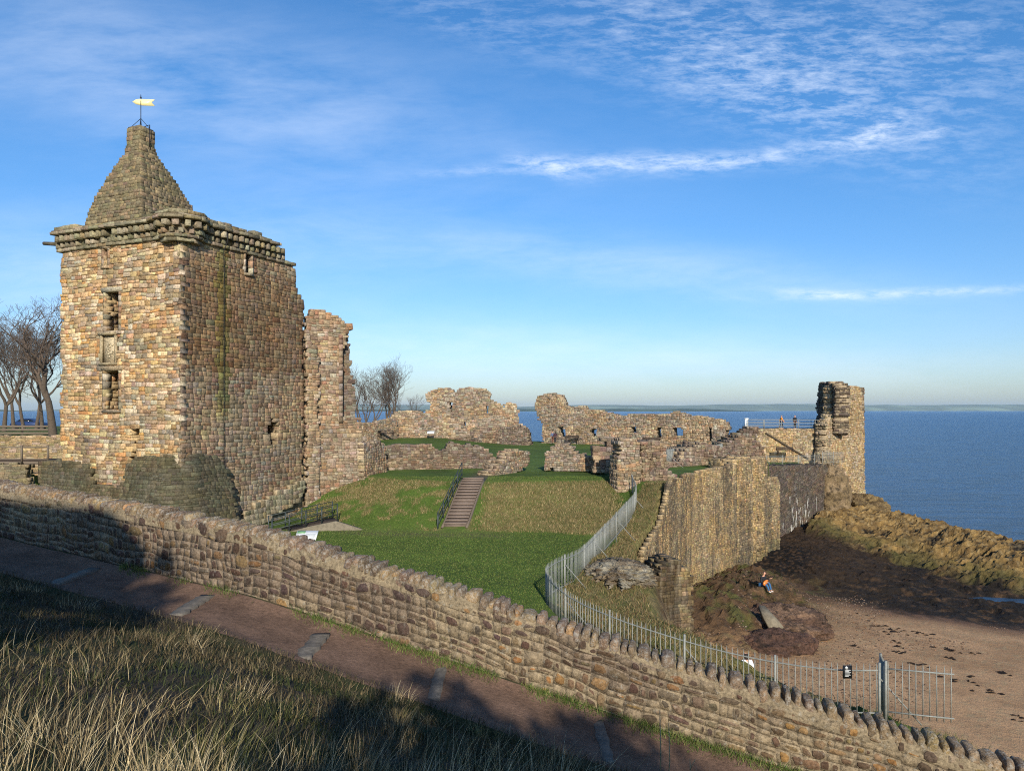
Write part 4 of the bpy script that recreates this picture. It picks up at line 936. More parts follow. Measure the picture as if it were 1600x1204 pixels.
masonry('wall_face', cw_, M['curtain'], 'curtain', O, pw.map, T=.3, ch=(.12, .22), cw=(.2, .46), prot=(0, .05), gap=.007, seed=21, edge_f=lambda u, v: u > u2 + 1.8, colf=streaked, mortar='9c8a6c')
for i, (nm, a, b, top, bot) in enumerate([('bay', (18.15, 59.6), (20.4, 62.4), -4.0, -14), ('bay', (20.75, 63.4), (23.0, 66.2), -4.25, -14), ('bay', (23.6, 68.0), (25.6, 70.4), -6.4, -14)]):
    p = path_toward([a, b]); r2 = np.random.RandomState(i)
    O = [(0, bot), (p.L, bot), (p.L, top - .4), (p.L - .5, top), (p.L / 2, top + .25 * r2.rand()), (.4, top + .1), (0, top - .3)]
    holes = [[(.9, bot + .4), (1.5, bot + .4), (1.5, -9.3), (.95, -9.1)]] if i == 1 else []
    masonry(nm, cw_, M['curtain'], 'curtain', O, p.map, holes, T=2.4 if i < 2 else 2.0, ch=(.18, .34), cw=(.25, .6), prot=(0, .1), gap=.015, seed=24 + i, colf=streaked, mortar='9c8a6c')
    # its flank facing the eye
    d = np.array(b) - np.array(a); d /= np.linalg.norm(d); nn = np.array([-d[1], d[0]]) * 1.0
    if nn[1] < 0: nn = -nn
    f = Path([tuple(np.array(a) + nn * (2.2 if i < 2 else 1.8) - d * .06), tuple(np.array(a) - d * .06)]); 
    if f.nrm(.1)[1] > 0: f = Path([tuple(np.array(a) + nn * 2.2 - d * .06), tuple(np.array(a) - d * .06)], -1)
    masonry('flank', cw_, M['curtain'], 'curtain', [(0, bot), (f.L - .02, bot), (f.L - .02, top - .4), (0, top - .2)], f.map, T=.5, ch=(.2, .34), cw=(.3, .6), prot=(0, .06), seed=28 + i, colf=streaked)
B = MB(); 
# dark weathered buttress standing in front of the curtain wall
bt = thing('stone_buttress', 'dark water-streaked stone buttress with a sloping top at the near end of the curtain wall', 'buttress', (7.6, 34.8, -13))
Pb = Plane(6.15, 34.0, 8.6, 34.9)
def bf(u, v, rs): s = fbm(u * 2.4, v * .12, 3, 84); d = sstep((.56 - s) * 9); return np.ones((len(u), 3)) * (1 - .62 * d[:, None]) * .75
masonry('front_face', bt, M['curtain'], 'curtain', [(.0, -13.6), (2.62, -13.6), (2.6, -7.9), (2.3, -7.5), (1.7, -7.0), (1.1, -7.25), (.3, -8.1), (0, -8.6)], Pb.map, T=1.6, ch=(.14, .25), cw=(.2, .5), prot=(0, .03), gap=.006, seed=33, colf=bf, mortar='6f6453')
# dark recess of bedded masonry with bird droppings
Pp = Plane(26.6, 76.0, 37.3, 88.0)
rec = thing('recess_wall', 'dark bedded stone wall in the recess streaked with white bird droppings', 'wall', (32, 82, -13.5))
def tiltmap(P, s): return lambda u, v, d: P.map(u, v + s * (np.asarray(u) - P.L / 2), d)
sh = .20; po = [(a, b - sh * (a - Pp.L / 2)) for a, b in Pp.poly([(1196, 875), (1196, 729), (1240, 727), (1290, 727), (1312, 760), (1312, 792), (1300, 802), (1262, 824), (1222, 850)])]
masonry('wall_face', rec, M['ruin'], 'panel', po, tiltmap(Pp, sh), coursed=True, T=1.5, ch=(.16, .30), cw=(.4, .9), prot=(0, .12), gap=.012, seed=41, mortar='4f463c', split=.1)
rs = np.random.RandomState(43); B = MB()
for k in range(40):
    cxp = rs.choice([1226, 1238, 1246, 1255, 1262, 1268, 1275, 1243, 1250, 1232]) + rs.uniform(-5, 5); cyp = np.interp(cxp, [1220, 1290], [822, 780]) + rs.uniform(-22, 16)
    if k > 34: cxp, cyp = rs.uniform(1232, 1262), rs.uniform(768, 792)
    a, z = Pp.uz(cxp, cyp); L_ = rs.uniform(.3, 1.3); w_ = rs.uniform(.03, .11); sl = rs.uniform(-.35, .35) if rs.rand() < .6 else rs.uniform(.8, 1.4); n = 6; pts = []
    for j in range(n + 1): pts.append((a + sl * L_ * .4 * (1 - j / n) + rs.uniform(-.06, .06) + w_ * math.sin(math.pi * (j + .4) / (n + .8)) , z - L_ * j / n))
    for j in range(n, -1, -1): pts.append((a + sl * L_ * .4 * (1 - j / n) + rs.uniform(-.04, .04) - w_ * .6, z - L_ * j / n))
    B.prism([(p[0], p[1]) for p in pts], Pp.at(0, 0, .10), Pp.d, (0, 0, 1), Pp.n, .03)
B.build('bird_droppings', M['guano'], rec)

# ------------------------------------------------------------------ sea tower, platform and the wall carrying it
Pq = Plane(X(1166, 92), 92, X(1300, 92), 92)
plat = ruin('platform_wall', 'wall', 'sunlit rubble wall carrying the railed viewing platform', 'wall', Pq, [(1176, 735), (1176, 700), (1178, 685), (1184, 672), (1190, 670), (1230, 669.5), (1302, 669.5), (1302, 735)], pal='seat', T=1.2, ch=(.16, .3), cw=(.2, .5), prot=(0, .1))
B = MB(); B.box((X(1240, 95.5), 95.8, -2.42), (X(1310, 95) - X(1172, 95), 5.4, .18), 0, lin('8c7d68')); B.build('paving', M['side'], plat)
B = MB(); a = Pq.at(Pq.uz(1196, 676)[0], Z(676, 92), .12); b = Pq.at(Pq.uz(1262, 716)[0], Z(716, 92), .12); B.bar(a, b, .25, .18, lin('5a4e40')); B.build('sloping_string_course', M['side'], plat)
Pt = Plane(X(1283, 89.5), 89.5, X(1351, 97), 97)
sea_t = ruin('sea_tower', 'front_wall', 'tall broken tower at the far seaward corner with a dark hollow left side', 'tower', Pt,
     [(1283, 768), (1283, 730), (1290, 715), (1292, 672), (1291, 664), (1298, 655), (1304, 640), (1303, 620), (1302, 606), (1306, 603), (1320, 603), (1343, 605), (1347, 610), (1347, 640), (1350, 660), (1350, 700), (1351, 765), (1356, 790), (1366, 815), (1366, 830), (1283, 830)],
     pal='seat', mat='ruin', T=1.4, ch=(.18, .34), cw=(.22, .6), prot=(0, .12), bevel=.04)
Pt2 = Plane(39.95, 91.3, 41.0, 99.5)
ruin('', 'side_wall', '', '', Pt2, [(1270, 680), (1272, 664), (1276, 652), (1279, 645), (1277, 638), (1274, 629), (1279, 627), (1279, 612), (1280, 600), (1285, 597), (1296, 597), (1302, 600), (1307, 604), (1306, 640), (1304, 680)], parent=sea_t, mat='ruin', pal='panel', T=1.6, ch=(.2, .4), cw=(.3, .6), prot=(0, .25), bevel=.06)
Pt3 = Plane(X(1351, 97) - .02, 97.1, X(1351, 97) + 1.2, 103.5); Pt3.n = -Pt3.n if Pt3.n[0] < 0 else Pt3.n
masonry('seaward_wall', sea_t, M['ruin'], 'ruin', [(0.03, -14), (6.4, -14), (6.4, 2.2), (4, 3.0), (.03, 3.1)], Pt3.map, T=1.2, ch=(.25, .4), cw=(.3, .7), prot=(0, .12), seed=55)
# rough natural rock the tower stands on
def blob(name, c, r, label, cat, mat='rock', seed=1, cols=('8a7448', '6c5a3c', '5c4430'), n=40, amp=.35, sq=1.0, group=None, parent=None, rz=0):
    th = np.linspace(0, 2 * math.pi, n, endpoint=False); ph = np.linspace(.02, math.pi * .98, n // 2)
    A, P_ = np.meshgrid(th, ph); x, y, z = np.cos(A) * np.sin(P_), np.sin(A) * np.sin(P_), np.cos(P_)
    f = lambda v: np.sign(v) * np.abs(v) ** sq
    sx_ = float(min(r)) * 1.0; X1, Y1, Z1 = x * r[0] / sx_, y * r[1] / sx_, z * r[2] / sx_
    k = 1 + amp * (ridged(X1 * 1.1 + seed, Y1 * 1.1, Z1 * 1.1, seed) - .6) * 1.5 + amp * .6 * (ridged(X1 * 3.1, Y1 * 3.1, Z1 * 4.1, seed + 1) - .55) + amp * .25 * (ridged(X1 * 8, Y1 * 8, Z1 * 11, seed + 2) - .55) + amp * .12 * (vnoise(X1 * 22, Y1 * 22, Z1 * 22, seed + 4) - .5)
    c_, s_ = math.cos(rz), math.sin(rz); xx, yy = f(x) * k * r[0], f(y) * k * r[1]
    V = np.stack([c[0] + xx * c_ - yy * s_, c[1] + xx * s_ + yy * c_, c[2] + f(z) * k * r[2]], -1).reshape(-1, 3); m_ = len(ph)
    q = np.array([[i * n + j, (i + 1) * n + j, (i + 1) * n + (j + 1) % n, i * n + (j + 1) % n] for i in range(m_ - 1) for j in range(n)])
    t = fbm(V[:, 0] * 1.1, V[:, 1] * 1.1, V[:, 2] * 1.1, seed + 7); cc = [np.array(lin(v)) for v in cols]
    col = cmix(cc[0], cc[1], sstep((t - .4) * 5)); col = cmix(col, cc[2], sstep((fbm(V[:, 0] * 3, V[:, 1] * 3, V[:, 2] * 3, seed + 9) - .55) * 8))
    o = mesh_obj(name, V, [q, np.arange(n)[None], np.arange((m_ - 1) * n, m_ * n)[None, ::-1]], M[mat], parent, col, smooth=False, loc=None if parent else tuple(c))
    return tag(o, label, cat, group) if not parent else o
blob('rock_spur', (44.9, 94.6, -13.4), (2.7, 4.0, 2.5), 'rough rock spur spreading out beneath the seaward tower', 'rock', seed=3, amp=.42, cols=('7d6a48', '6a583e', '4c3f2e'), n=200)
blob('rock_outcrop', (38.7, 89.9, -11.2), (2.3, 2.4, 3.9), 'grooved pale brown rock face right of the dark recess wall', 'rock', seed=5, amp=.35, cols=('8a765a', '766448', '4f4434'), n=150)
blob('cliff_outcrop', (4.75, 32.6, -7.25), (1.25, 2.1, .42), 'pale lichen-covered rock outcrop on the dry grass inside the curving fence', 'rock', seed=8, amp=.5, cols=('a39a84', '857660', '5f4f3c'), n=180)
blob('buttress_rock', (15.3, 47.0, -12.75), (2.6, 4.3, 1.7), 'brown weathered boulder of bedrock at the foot of the curtain wall', 'rock', seed=11, amp=.5, cols=('66503a', '54432f', '4a4626'), n=200, rz=-.5)
blob('shore_ledge', (14.6, 41.3, -12.15), (2.9, 2.2, 1.0), 'pinkish flat rock ledge at the edge of the sand left of the concrete slab', 'rock', seed=14, amp=.4, cols=('7d6450', '6a5242', '42352a'), n=150, rz=.4)
blob('dark_ledge', (13.4, 37.6, -12.2), (2.2, 1.3, .8), 'low dark ledge of rock nearest the fence on the beach', 'rock', seed=15, amp=.4, cols=('6a4f40', '5a4438', '3a2e26'), n=120, rz=.3)
rs = np.random.RandomState(66)
RK = [(1450, 846, 66.5, 1.8, 'boulder at the water side of the golden reef'), (1384, 801, 88, 2.0, 'flat slab ledge just right of the seaward tower foot')]
B = MB(); B.prism([(0, 0), (3.6, -.2), (3.9, .5), (.2, .6)], (X(1378, 92), 90, SEA + 1.75), (1, 0, 0), (0, 1, 0), (0, 0, -1), .35, lin('a08868')); tag(B.build('rock_slab', M['rock'], None, loc=(X(1378, 92), 90, SEA + 1.4)), 'flat pale slab ledge over the sea right of the tower foot', 'rock')

# ------------------------------------------------------------------ the boundary wall in front
WP = [(x, y) for x, y in zip(WX, WYY)]
gp = path_toward(WP)
def g_u(x): return np.interp(x, WX, gp.u)
def g_top(u): return np.interp(u, gp.u, WTOP) - .27
def g_bot(u): return np.interp(u, gp.u, WBOT)
gw = thing('boundary_wall', 'long rough stone boundary wall with upright coping stones running down beside the path', 'wall', (-5.1, 14.6, -3.9))
HW = 1.26
def gmap(u, v, d):    # v is 0 at the foot and HW at the underside of the coping
    u, v, d = np.broadcast_arrays(u, v, d); zt_, zb_ = g_top(u), g_bot(u) - .15; bulge = .05 * (fbm(u * .4, v, 0, 5) - .5)
    x, y, _ = gp.map(u, v * 0, d + bulge).T; return np.stack([x, y, zb_ + (zt_ - zb_) * v / HW], 1)
def gtone(u, v, rs):
    t = fbm(u * .5, v * .8, 0, 88); w = sstep((t - .42) * 5)[:, None]; r = sstep((u - 11.0) / 3)[:, None]
    return (np.array([1.15, 1.1, .98]) * w + np.array([.80, .74, .72]) * (1 - w)) * .92
masonry('wall_face', gw, M['garden'], 'garden', [(0, 0), (gp.L, 0), (gp.L, HW), (0, HW)], gmap, T=.52, ch=(.12, .24), cw=(.13, .36), prot=(-.014, .014), gap=.026, bevel=.014, k=8, jit=.30, seed=61, mortar='8a7d69', split=.35, warp=.03, drop=.12, wob=.3, mnoise=.06, edge=False, colf=gtone)
B = MB(); rs = np.random.RandomState(62); u = .05; V0 = None
th = np.linspace(0, 2 * math.pi, 12, endpoint=False); ph = np.linspace(.05, math.pi - .05, 8); A, P_ = np.meshgrid(th, ph)
sf = lambda v, e: np.sign(v) * np.abs(v) ** e
tx, ty, tz = sf(np.cos(A), .4) * sf(np.sin(P_), .36), sf(np.sin(A), .45) * sf(np.sin(P_), .36), sf(np.cos(P_), .45)
tq = np.array([[i * 12 + j, i * 12 + (j + 1) % 12, (i + 1) * 12 + (j + 1) % 12, (i + 1) * 12 + j] for i in range(7) for j in range(12)])
cols = pick('garden', 400, rs); k = 0
while u < gp.L - .2:
    x0 = float(gp.xy(u)[0]); far = sstep((x0 - 1) / 4)
    w = rs.uniform(.11, .20) * (1 + .12 * far) * (1.5 if rs.rand() < .12 else 1); h = rs.uniform(.20, .29) * (1 + .10 * far); dp = rs.uniform(.42, .56); tl = rs.uniform(-.18, .14) + (.35 if x0 < -5 else .12) 
    x, y = gp.xy(u + w / 2); nx, ny = gp.nrm(np.array([u + w / 2])); nx, ny = float(nx[0]), float(ny[0]); tx_, ty_ = -ny, nx
    if tx_ < 0: tx_, ty_ = -tx_, -ty_
    a, b, c = tx * w / 2 * (1.0 - .1 * far), ty * dp / 2, tz * h / 2
    n = .34 * (fbm(tx * 1.8 + k, ty * 2.2, tz * 1.8, 7) - .5) + .26 * (fbm(tx * 4.5 + k, ty * 6, tz * 4.5, 8) - .5)
    a, b, c = a * (1 + n * 1.6), b * (1 + n * .8), c * (1 + n * 1.5); a = a * (1 - .22 * np.clip(tz, 0, 1)); a = a + c * tl
    z = g_top(u + w / 2) + h / 2 - .03
    cx, cy = float(x) - nx * .24, float(y) - ny * .24
    V = np.stack([cx + tx_ * a + nx * b, cy + ty_ * a + ny * b, z + c], -1).reshape(-1, 3)
    B.add(V, [tq, np.arange(12)[None, ::-1], np.arange(84, 96)[None]], (cols[k] * np.array([1.15, 1.05, .9]) + np.array(lin('85755c')) * .42)); u += w + rs.uniform(-.01, .015) + .012 * far; k += 1
B.build('coping', M['cope'], gw, smooth=False)
us_ = np.arange(0, gp.L, .06); rows = []
for dd_, hh_ in ((.012, -.13), (.0, .05), (-.06, .10), (-.24, .13), (-.42, .10), (-.48, .05), (-.50, -.02)):
    P_ = gp.map(us_, g_top(us_), np.full(len(us_), dd_) + .05 * (fbm(us_ * 4, dd_ * 9, 0, 5) - .5)); P_[:, 2] += hh_ + .09 * (fbm(us_ * 3.5, dd_ * 9, 0, 6) - .5) * (hh_ > 0); rows.append(P_)
V = np.concatenate(rows); nn_ = len(us_); i_ = (np.arange(6)[:, None] * nn_ + np.arange(nn_ - 1)[None]).ravel()
mesh_obj('coping_bed', V, [np.stack([i_, i_ + 1, i_ + nn_ + 1, i_ + nn_], 1)], M['garden'], gw, np.array(lin('82745c')) * np.ones((len(V), 1)) * (.7 + .6 * fbm(V[:, 0] * 5, V[:, 1] * 5, V[:, 2] * 5, 9))[:, None])
# retaining face behind the wall, down to the castle side
gb = Path(WP); 
if gb.nrm(.5)[1] < 0: gb = Path(WP, -1)
# slabs laid as steps across the path
for cx_, cy_, L_, w_, lb in ((-9.2, 15.5, 1.55, .32, 'topmost worn stone step slab set across the sloping path'), (-6.08, 14.0, 1.45, .3, 'worn stone step slab across the path, second one down the slope'),
                         (-3.5, 12.85, 1.4, .3, 'worn stone step slab across the path, third one down the slope'), (-1.26, 12.45, 1.45, .2, 'worn stone step slab across the path, fourth one down the slope'), (1.44, 11.7, 1.5, .18, 'lowest worn stone step slab set across the sloping path')):
    n_ = 14; V = []; rs = np.random.RandomState(int(cy_ * 10)); za = near_ground(np.array([cx_] * 2), np.array([cy_ - .45, cy_ + .35]))[0]; z0 = float(za.mean())
    for i in range(n_):
        s_ = i / (n_ - 1) - .5
        for e in (-.5, .5):
            p = (cx_ + w_ * e * (1 + .18 * rs.uniform(-1, 1)), cy_ + s_ * L_); zz = z0 + (za[1] - za[0]) / .8 * s_ * L_ * .6 + .06 + rs.uniform(-.008, .008); V.append((p[0], p[1], zz)); V.append((p[0], p[1], zz - .3))
    q = []
    for i in range(n_ - 1):
        o_ = i * 4; q += [[o_, o_ + 4, o_ + 6, o_ + 2], [o_, o_ + 1, o_ + 5, o_ + 4], [o_ + 2, o_ + 6, o_ + 7, o_ + 3]]
    q += [[0, 2, 3, 1], [n_ * 4 - 4, n_ * 4 - 3, n_ * 4 - 1, n_ * 4 - 2]]
    B = MB(); B.add(V, [np.array(q)]); tag(B.build('step_slab', M['step'], None, loc=(cx_, cy_, z0)), lb, 'step', 'step slabs along the path')

# ------------------------------------------------------------------ fences
def smooth_line(pts, step=.15):
    P = np.array(pts, float); n = len(P); out = []
    for i in range(n - 1):
        p0, p1, p2, p3 = P[max(i - 1, 0)], P[i], P[i + 1], P[min(i + 2, n - 1)]; m = max(int(np.linalg.norm(p2 - p1) / .12), 2)
        for t in np.arange(m) / m: out.append(.5 * ((2 * p1) + (-p0 + p2) * t + (2 * p0 - 5 * p1 + 4 * p2 - p3) * t * t + (-p0 + 3 * p1 - 3 * p2 + p3) * t ** 3))
    out.append(P[-1]); out = np.array(out); l = np.concatenate([[0], np.cumsum(np.linalg.norm(np.diff(out[:, :2], axis=0), axis=1))]); return out, l
def fence(name, label, base, h=1.4, sp=.155, post=2.6, mat='metal', pw=.026, r=.02, stays=None, low=.0, group=None):
    ln, l = smooth_line(base); f = lambda s: np.array([np.interp(s, l, ln[:, k]) for k in range(3)]); b0 = tuple(ln[len(ln) // 2]); root = thing(name, label, 'fence', b0, group=group)
    B = MB(); s = .06
    while s < l[-1]: 
        p = f(s); tx_ = rnd.uniform(-.012, .012); B.tube([p + (0, 0, .03), p + (tx_, 0, h - .05)], pw / 2, 5); B.tube([p + (tx_, 0, h - .05), p + (tx_, 0, h + .04)], [pw / 2, .003], 5, cap=False); s += sp
    B.build('palings', M[mat], root)
    for zz in (h - .16, .14):
        B = MB(); B.tube([f(s) + (0, 0, zz) for s in np.linspace(0, l[-1], max(int(l[-1] / .5), 3))], r, 6); B.build('rail', M[mat], root)
    s = 0.0; i = 0
    while s <= l[-1] + .01:
        p = f(min(s, l[-1])); B = MB(); B.box(p + (0, 0, h / 2 - .1), (.055, .055, h + .28)); B.build('post', M[mat], root)
        if stays is not None and (i % stays[1] == 0): B = MB(); e = p + np.array(stays[0]) ; B.tube([p + (0, 0, h * .75), (e[0], e[1], p[2] - .1)], .018, 5); B.build('stay', M[mat], root)
        s += post; i += 1
    return root
def fpts(L, h=1.4): return [(X(a, Y), Y, Z(t, Y) - h) for a, t, Y in L]
fence('railing_fence', 'long pale steel paling fence curving round the cliff edge behind the boundary wall',
      fpts([(1374, 1037, 19.0), (1300, 1036, 19.6), (1200, 1023, 20.5), (1100, 1001, 21.5), (1000, 971, 22.6), (950, 953, 23.5), (900, 931, 25), (868, 908, 26.6), (853, 887, 28.4), (868, 873, 29.8), (908, 855, 32.5), (940, 824, 37.3), (968, 795, 41.2), (994, 764, 46.0), (986, 738, 48.2)]), stays=((1.0, -.15, 0), 2))
fence('fence_section', 'short straight paling fence at the right end with grass growing at its foot', fpts([(1384, 1034, 18.9), (1430, 1038, 18.6), (1491, 1043, 18.3)]), post=2.05)
fence('fence_return', 'narrow pale fence panel seen end-on beside the dark notice', [(X(1376, 20.2), 20.2, -8.1), (X(1383, 18.9), 18.9, -7.9)], post=1.3, sp=.07, pw=.04)
fence('fence_section', 'pale paling fence with slanting stays above the middle of the curtain wall', fpts([(1042, 702, 62), (1080, 698, 68), (1115, 695, 76), (1146, 691, 86)]), post=4, stays=((1.2, -1.0, 0), 1), pw=.05)
fence('fence_section', 'brownish paling fence standing left of the green court by the seaward tower', fpts([(1147, 691, 86), (1186, 690, 88)]), post=3, mat='metal')
fence('fence_section', 'paling fence along the edge of the green court above the dark recess wall', fpts([(1197, 711, 86.0), (1240, 711, 87.0), (1281, 709, 88.0)]), post=2.2, stays=((.6, -.5, 0), 2))
fence('fence_section', 'short paling fence between the green court and the seaward tower', fpts([(1285, 706, 88.5), (1318, 705, 91.5)]), post=2.5)
def rails(name, label, pts, h=1.1, mat='metal', post=2.0, nr=3, r=.025, pr=.03, cat='railing', group=None, root=None):
    ln, l = smooth_line(pts) if len(pts) > 2 else (np.array(pts, float), np.array([0, np.linalg.norm(np.array(pts[1])[:2] - np.array(pts[0])[:2])]))
    f = lambda s: np.array([np.interp(s, l, ln[:, k]) for k in range(3)]); root = root or thing(name, label, cat, tuple(ln[0]), group=group)
    for k in range(nr): B = MB(); B.tube([f(s) + (0, 0, h * (1 - k / nr)) for s in np.linspace(0, l[-1], max(int(l[-1] / .6), 2))], r, 6); B.build('rail', M[mat], root)
    n = max(int(round(l[-1] / post)), 1)
    for i in range(n + 1): p = f(l[-1] * i / n); B = MB(); B.box(p + (0, 0, h / 2), (pr * 2, pr * 2, h + .06)); B.build('post', M[mat], root)
    return root
rails('platform_railing', 'thin horizontal railing along the front edge of the viewing platform', [(X(1168, 92.1), 92.1, -2.3), (X(1300, 92.1), 92.1, -2.3)], post=2.2)
rails('platform_railing', 'thin railing along the seaward back edge of the viewing platform', [(X(1168, 98.3), 98.3, -2.3), (X(1292, 98.3), 98.3, -2.3)], post=2.2)
B = MB(); B.box((X(1166, 92.6), 92.6, -2.3 + .6), (.36, .36, 1.25)); B.box((X(1166, 92.6), 92.6, -1.02), (.46, .46, .1)); tag(B.build('gate_post', M['white'], None, loc=(X(1166, 92.6), 92.6, -2.35)), 'short white square post at the left end of the viewing platform', 'post')

# ------------------------------------------------------------------ stair up the bank
st = thing('bank_stair', 'straight flight of weathered wooden steps climbing the grass bank', 'stairs', (-3.46, 45.0, -7.3))
n = 16
for i in range(n):
    t = i / (n - 1); x = -3.46 + t * .83; y = 44.75 + t * 5.3; z = max(float(castle_h(np.array([x]), np.array([y + .17]))[0]) + .10, -7.26 + .17 * i * .2); B = MB(); B.box((x, y + .17, z), (1.38, .36, .13), .0, None); B.box((x, y + .02, z - .11), (1.36, .06, .17)); B.build('step', M['stair'], st)
for s_ in (-1, 1):
    B = MB(); B.tube([(-3.46 + .15 * (yy - 44.7) + .74 * s_, yy, float(castle_h(np.array([-3.0]), np.array([yy]))[0]) + .05) for yy in np.linspace(44.5, 50.2, 9)], .09, 4); B.build('side_board', M['wood'], st)
hr = thing('handrail', 'dark metal handrail with three rails on the left side of the bank stair', 'handrail', (-4.5, 44.8, -7.3))
rails('', '', [(-4.48, 44.6, -7.3), (-3.42, 50.3, -4.68)], h=1.12, mat='darkmetal', post=1.15, nr=3, r=.028, pr=.035, root=hr)
B = MB(); B.tube([(-4.48, 44.6, -6.18), (-4.48, 44.25, -6.18), (-4.48, 44.2, -6.5), (-4.48, 44.2, -7.3)], .03, 6); B.build('end_hoop', M['darkmetal'], hr)

# ------------------------------------------------------------------ little bridge with railings over the drain by the tower foot
br = thing('footbridge', 'small footbridge with dark metal railings at the foot of the left bank', 'bridge', (X(470, 45.5), 45.5, -7.3))
A_ = np.array([X(425, 43.6), 43.6, Z(838, 43.6)]); B_ = np.array([X(478, 45.3), 45.3, Z(824, 45.3)]); E_ = np.array([X(527, 46.3), 46.3, Z(813, 46.3)])
nb = np.array([-.45, .9, 0]) * 1.35
B = MB(); B.bar(A_ + nb / 2, B_ + nb / 2, 1.35, .1); B.bar(B_ + nb / 2, E_ + nb / 2, 1.35, .1); B.build('deck', M['darkwood'], br)
for off in (0, 1):
    P_l = [A_ + nb * off, B_ + nb * off, E_ + nb * off]
    for k in range(3): B = MB(); B.tube([p + (0, 0, 1.05 - .33 * k) for p in P_l], .026, 6); B.build('rail', M['darkmetal'], br)
    for a, b, m_ in ((0, 1, 2), (1, 2, 2)):
        for j in range(m_ + (a == 1)):
            p = P_l[a] + (P_l[b] - P_l[a]) * j / m_; B = MB(); B.box(p + (0, 0, .5), (.07, .07, 1.15)); B.build('post', M['darkmetal'], br)
B = MB(); e0 = np.array([X(447, 44.6), 44.4, -7.5]); dx_ = X(569, 45.2) - X(447, 44.6)
B.prism([(0, 0), (0, Z(832, 44.4) + 7.5), (dx_ * .30, Z(822, 44.7) + 7.5), (dx_ * .64, Z(813, 45) + 7.5), (dx_ * .70, Z(815, 45) + 7.5), (dx_ + .1, .2), (dx_, 0)], e0, (1, .1, 0), (0, 0, 1), (0, 1, 0), .3); B.build('abutment', M['concrete'], br)

# ------------------------------------------------------------------ panels, benches
def lectern(px, py, Y, w, name, label, rz=0.0, z0=None, green=True):
    x = X(px, Y); zt_ = Z(py, Y); z0 = z0 if z0 is not None else zt_ - .95; r = thing(name, label, 'information panel', (x, Y, z0)); t = .6
    B = MB(); B.box((x, Y, zt_), (w, w * .62, .04), rz, None, rx=t); pn = B.build('panel', M['white'], r)
    nv = np.array([0, -math.sin(t), math.cos(t)]); yv = np.array([0, math.cos(t), math.sin(t)]); c = np.array([x, Y, zt_]) + nv * .023
    B = MB(); B.box(c + yv * w * .2 - np.array([w * .28, 0, 0]), (w * .38, w * .16, .006), rz, None, rx=t); B.build('printed_picture', M['printgreen'] if green else M['printgrey'], pn)
    for k in range(5): B = MB(); B.box(c - yv * (w * .22 - k * w * .07) + np.array([w * .2, 0, 0]), (w * .45, w * .025, .005), rz, None, rx=t); B.build('text_line', M['printgrey'], pn)
    for s_ in (-1, 1): B = MB(); B.bar((x + s_ * w * .3, Y + .1, z0 - .1), (x + s_ * w * .3, Y, zt_ - .03), .06); B.build('leg', M['darkmetal'], r)
lectern(479, 836, 36.6, 1.05, 'information_panel', 'white lectern panel on the lower lawn peeping over the boundary wall')
lectern(673, 675, 104, 1.0, 'information_panel', 'small white lectern panel on the far courtyard lawn before the ruin', green=False)
def picnic(px, py, Y, L_, label):
    x, z = X(px, Y), Z(py, Y); r = thing('picnic_bench', label, 'bench', (x, Y, z))
    for k in range(1): B = MB(); B.box((x, Y, z + .74), (L_, .75, .05)); B.build('table_top', M['darkwood'], r)
    for s_ in (-1, 1):
        B = MB(); B.box((x, Y + s_ * .68, z + .44), (L_, .26, .05)); B.build('seat', M['darkwood'], r)
        B = MB(); xe = x + s_ * L_ * .36; B.bar((xe, Y - .62, z), (xe, Y + .2, z + .72), .07, .1); B.bar((xe + .08, Y + .62, z), (xe + .08, Y - .2, z + .72), .07, .1); B.bar((xe, Y - .75, z + .4), (xe, Y + .75, z + .4), .06, .09); B.build('leg_frame', M['darkwood'], r)
picnic(604, 681, 100, 2.3, 'dark wooden picnic bench on the grass at the far left of the courtyard')
def bench(px, py, Y, L_, label, rz=0, mat='darkwood', h=.85):
    x, z = X(px, Y), Z(py, Y); r = thing('bench', label, 'bench', (x, Y, z), rz)
    B = MB(); B.box((0, 0, .44), (L_, .45, .05)); B.build('seat', M[mat], r, local=True)
    B = MB(); 
    for k in range(4): B.box((0, .24 + .02 * k, .53 + k * .095), (L_, .03, .08))
    B.bar((-L_ / 2, .22, .44), (-L_ / 2, .32, h), .06); B.bar((L_ / 2, .22, .44), (L_ / 2, .32, h), .06); B.build('backrest', M[mat], r, local=True)
    for sx in (-1, 1):
        for sy in (-1, 1): B = MB(); B.box((sx * (L_ / 2 - .12), sy * .18, .2), (.07, .07, .42)); B.build('leg', M[mat], r, local=True)
        B = MB(); B.box((sx * (L_ / 2 - .05), 0, .64), (.06, .5, .05)); B.build('armrest', M[mat], r, local=True)
bench(894, 689.5, 103, 1.9, 'dark wooden bench under the left end of the windowed sea wall')
bench(1018, 694, 95, 2.2, 'dark wooden bench right of the masonry pier, before the windowed wall', rz=-.1)
bench(1227, 709, 90, 2.0, 'dark bench at the back of the green court below the platform wall')
# notice on the fence
ns = thing('notice_board', 'small black notice with white print fixed to the paling fence', 'sign', (X(1324, 19.4), 19.32, -7.2)); x0, z0 = X(1324, 19.3), Z(1049, 19.3)
B = MB(); B.box((x0, 19.3, z0), (.24, .02, .34)); pl_ = B.build('plate', M['black'], ns)
B = MB(); B.prism([(-.035, 0), (.035, 0), (.03, .03), (.0, .06), (-.03, .03)], (x0 - .03, 19.286, z0 + .095), (1, 0, 0), (0, 0, 1), (0, -1, 0), .003); B.build('emblem', M['white'], pl_)
for k, w_ in enumerate((.15, .11, .16, .13, .15, .10)): B = MB(); B.box((x0 + .01 - (.16 - w_) / 2, 19.287, z0 + .05 - k * .032), (w_, .003, .011)); B.build('text_line', M['white'], pl_)

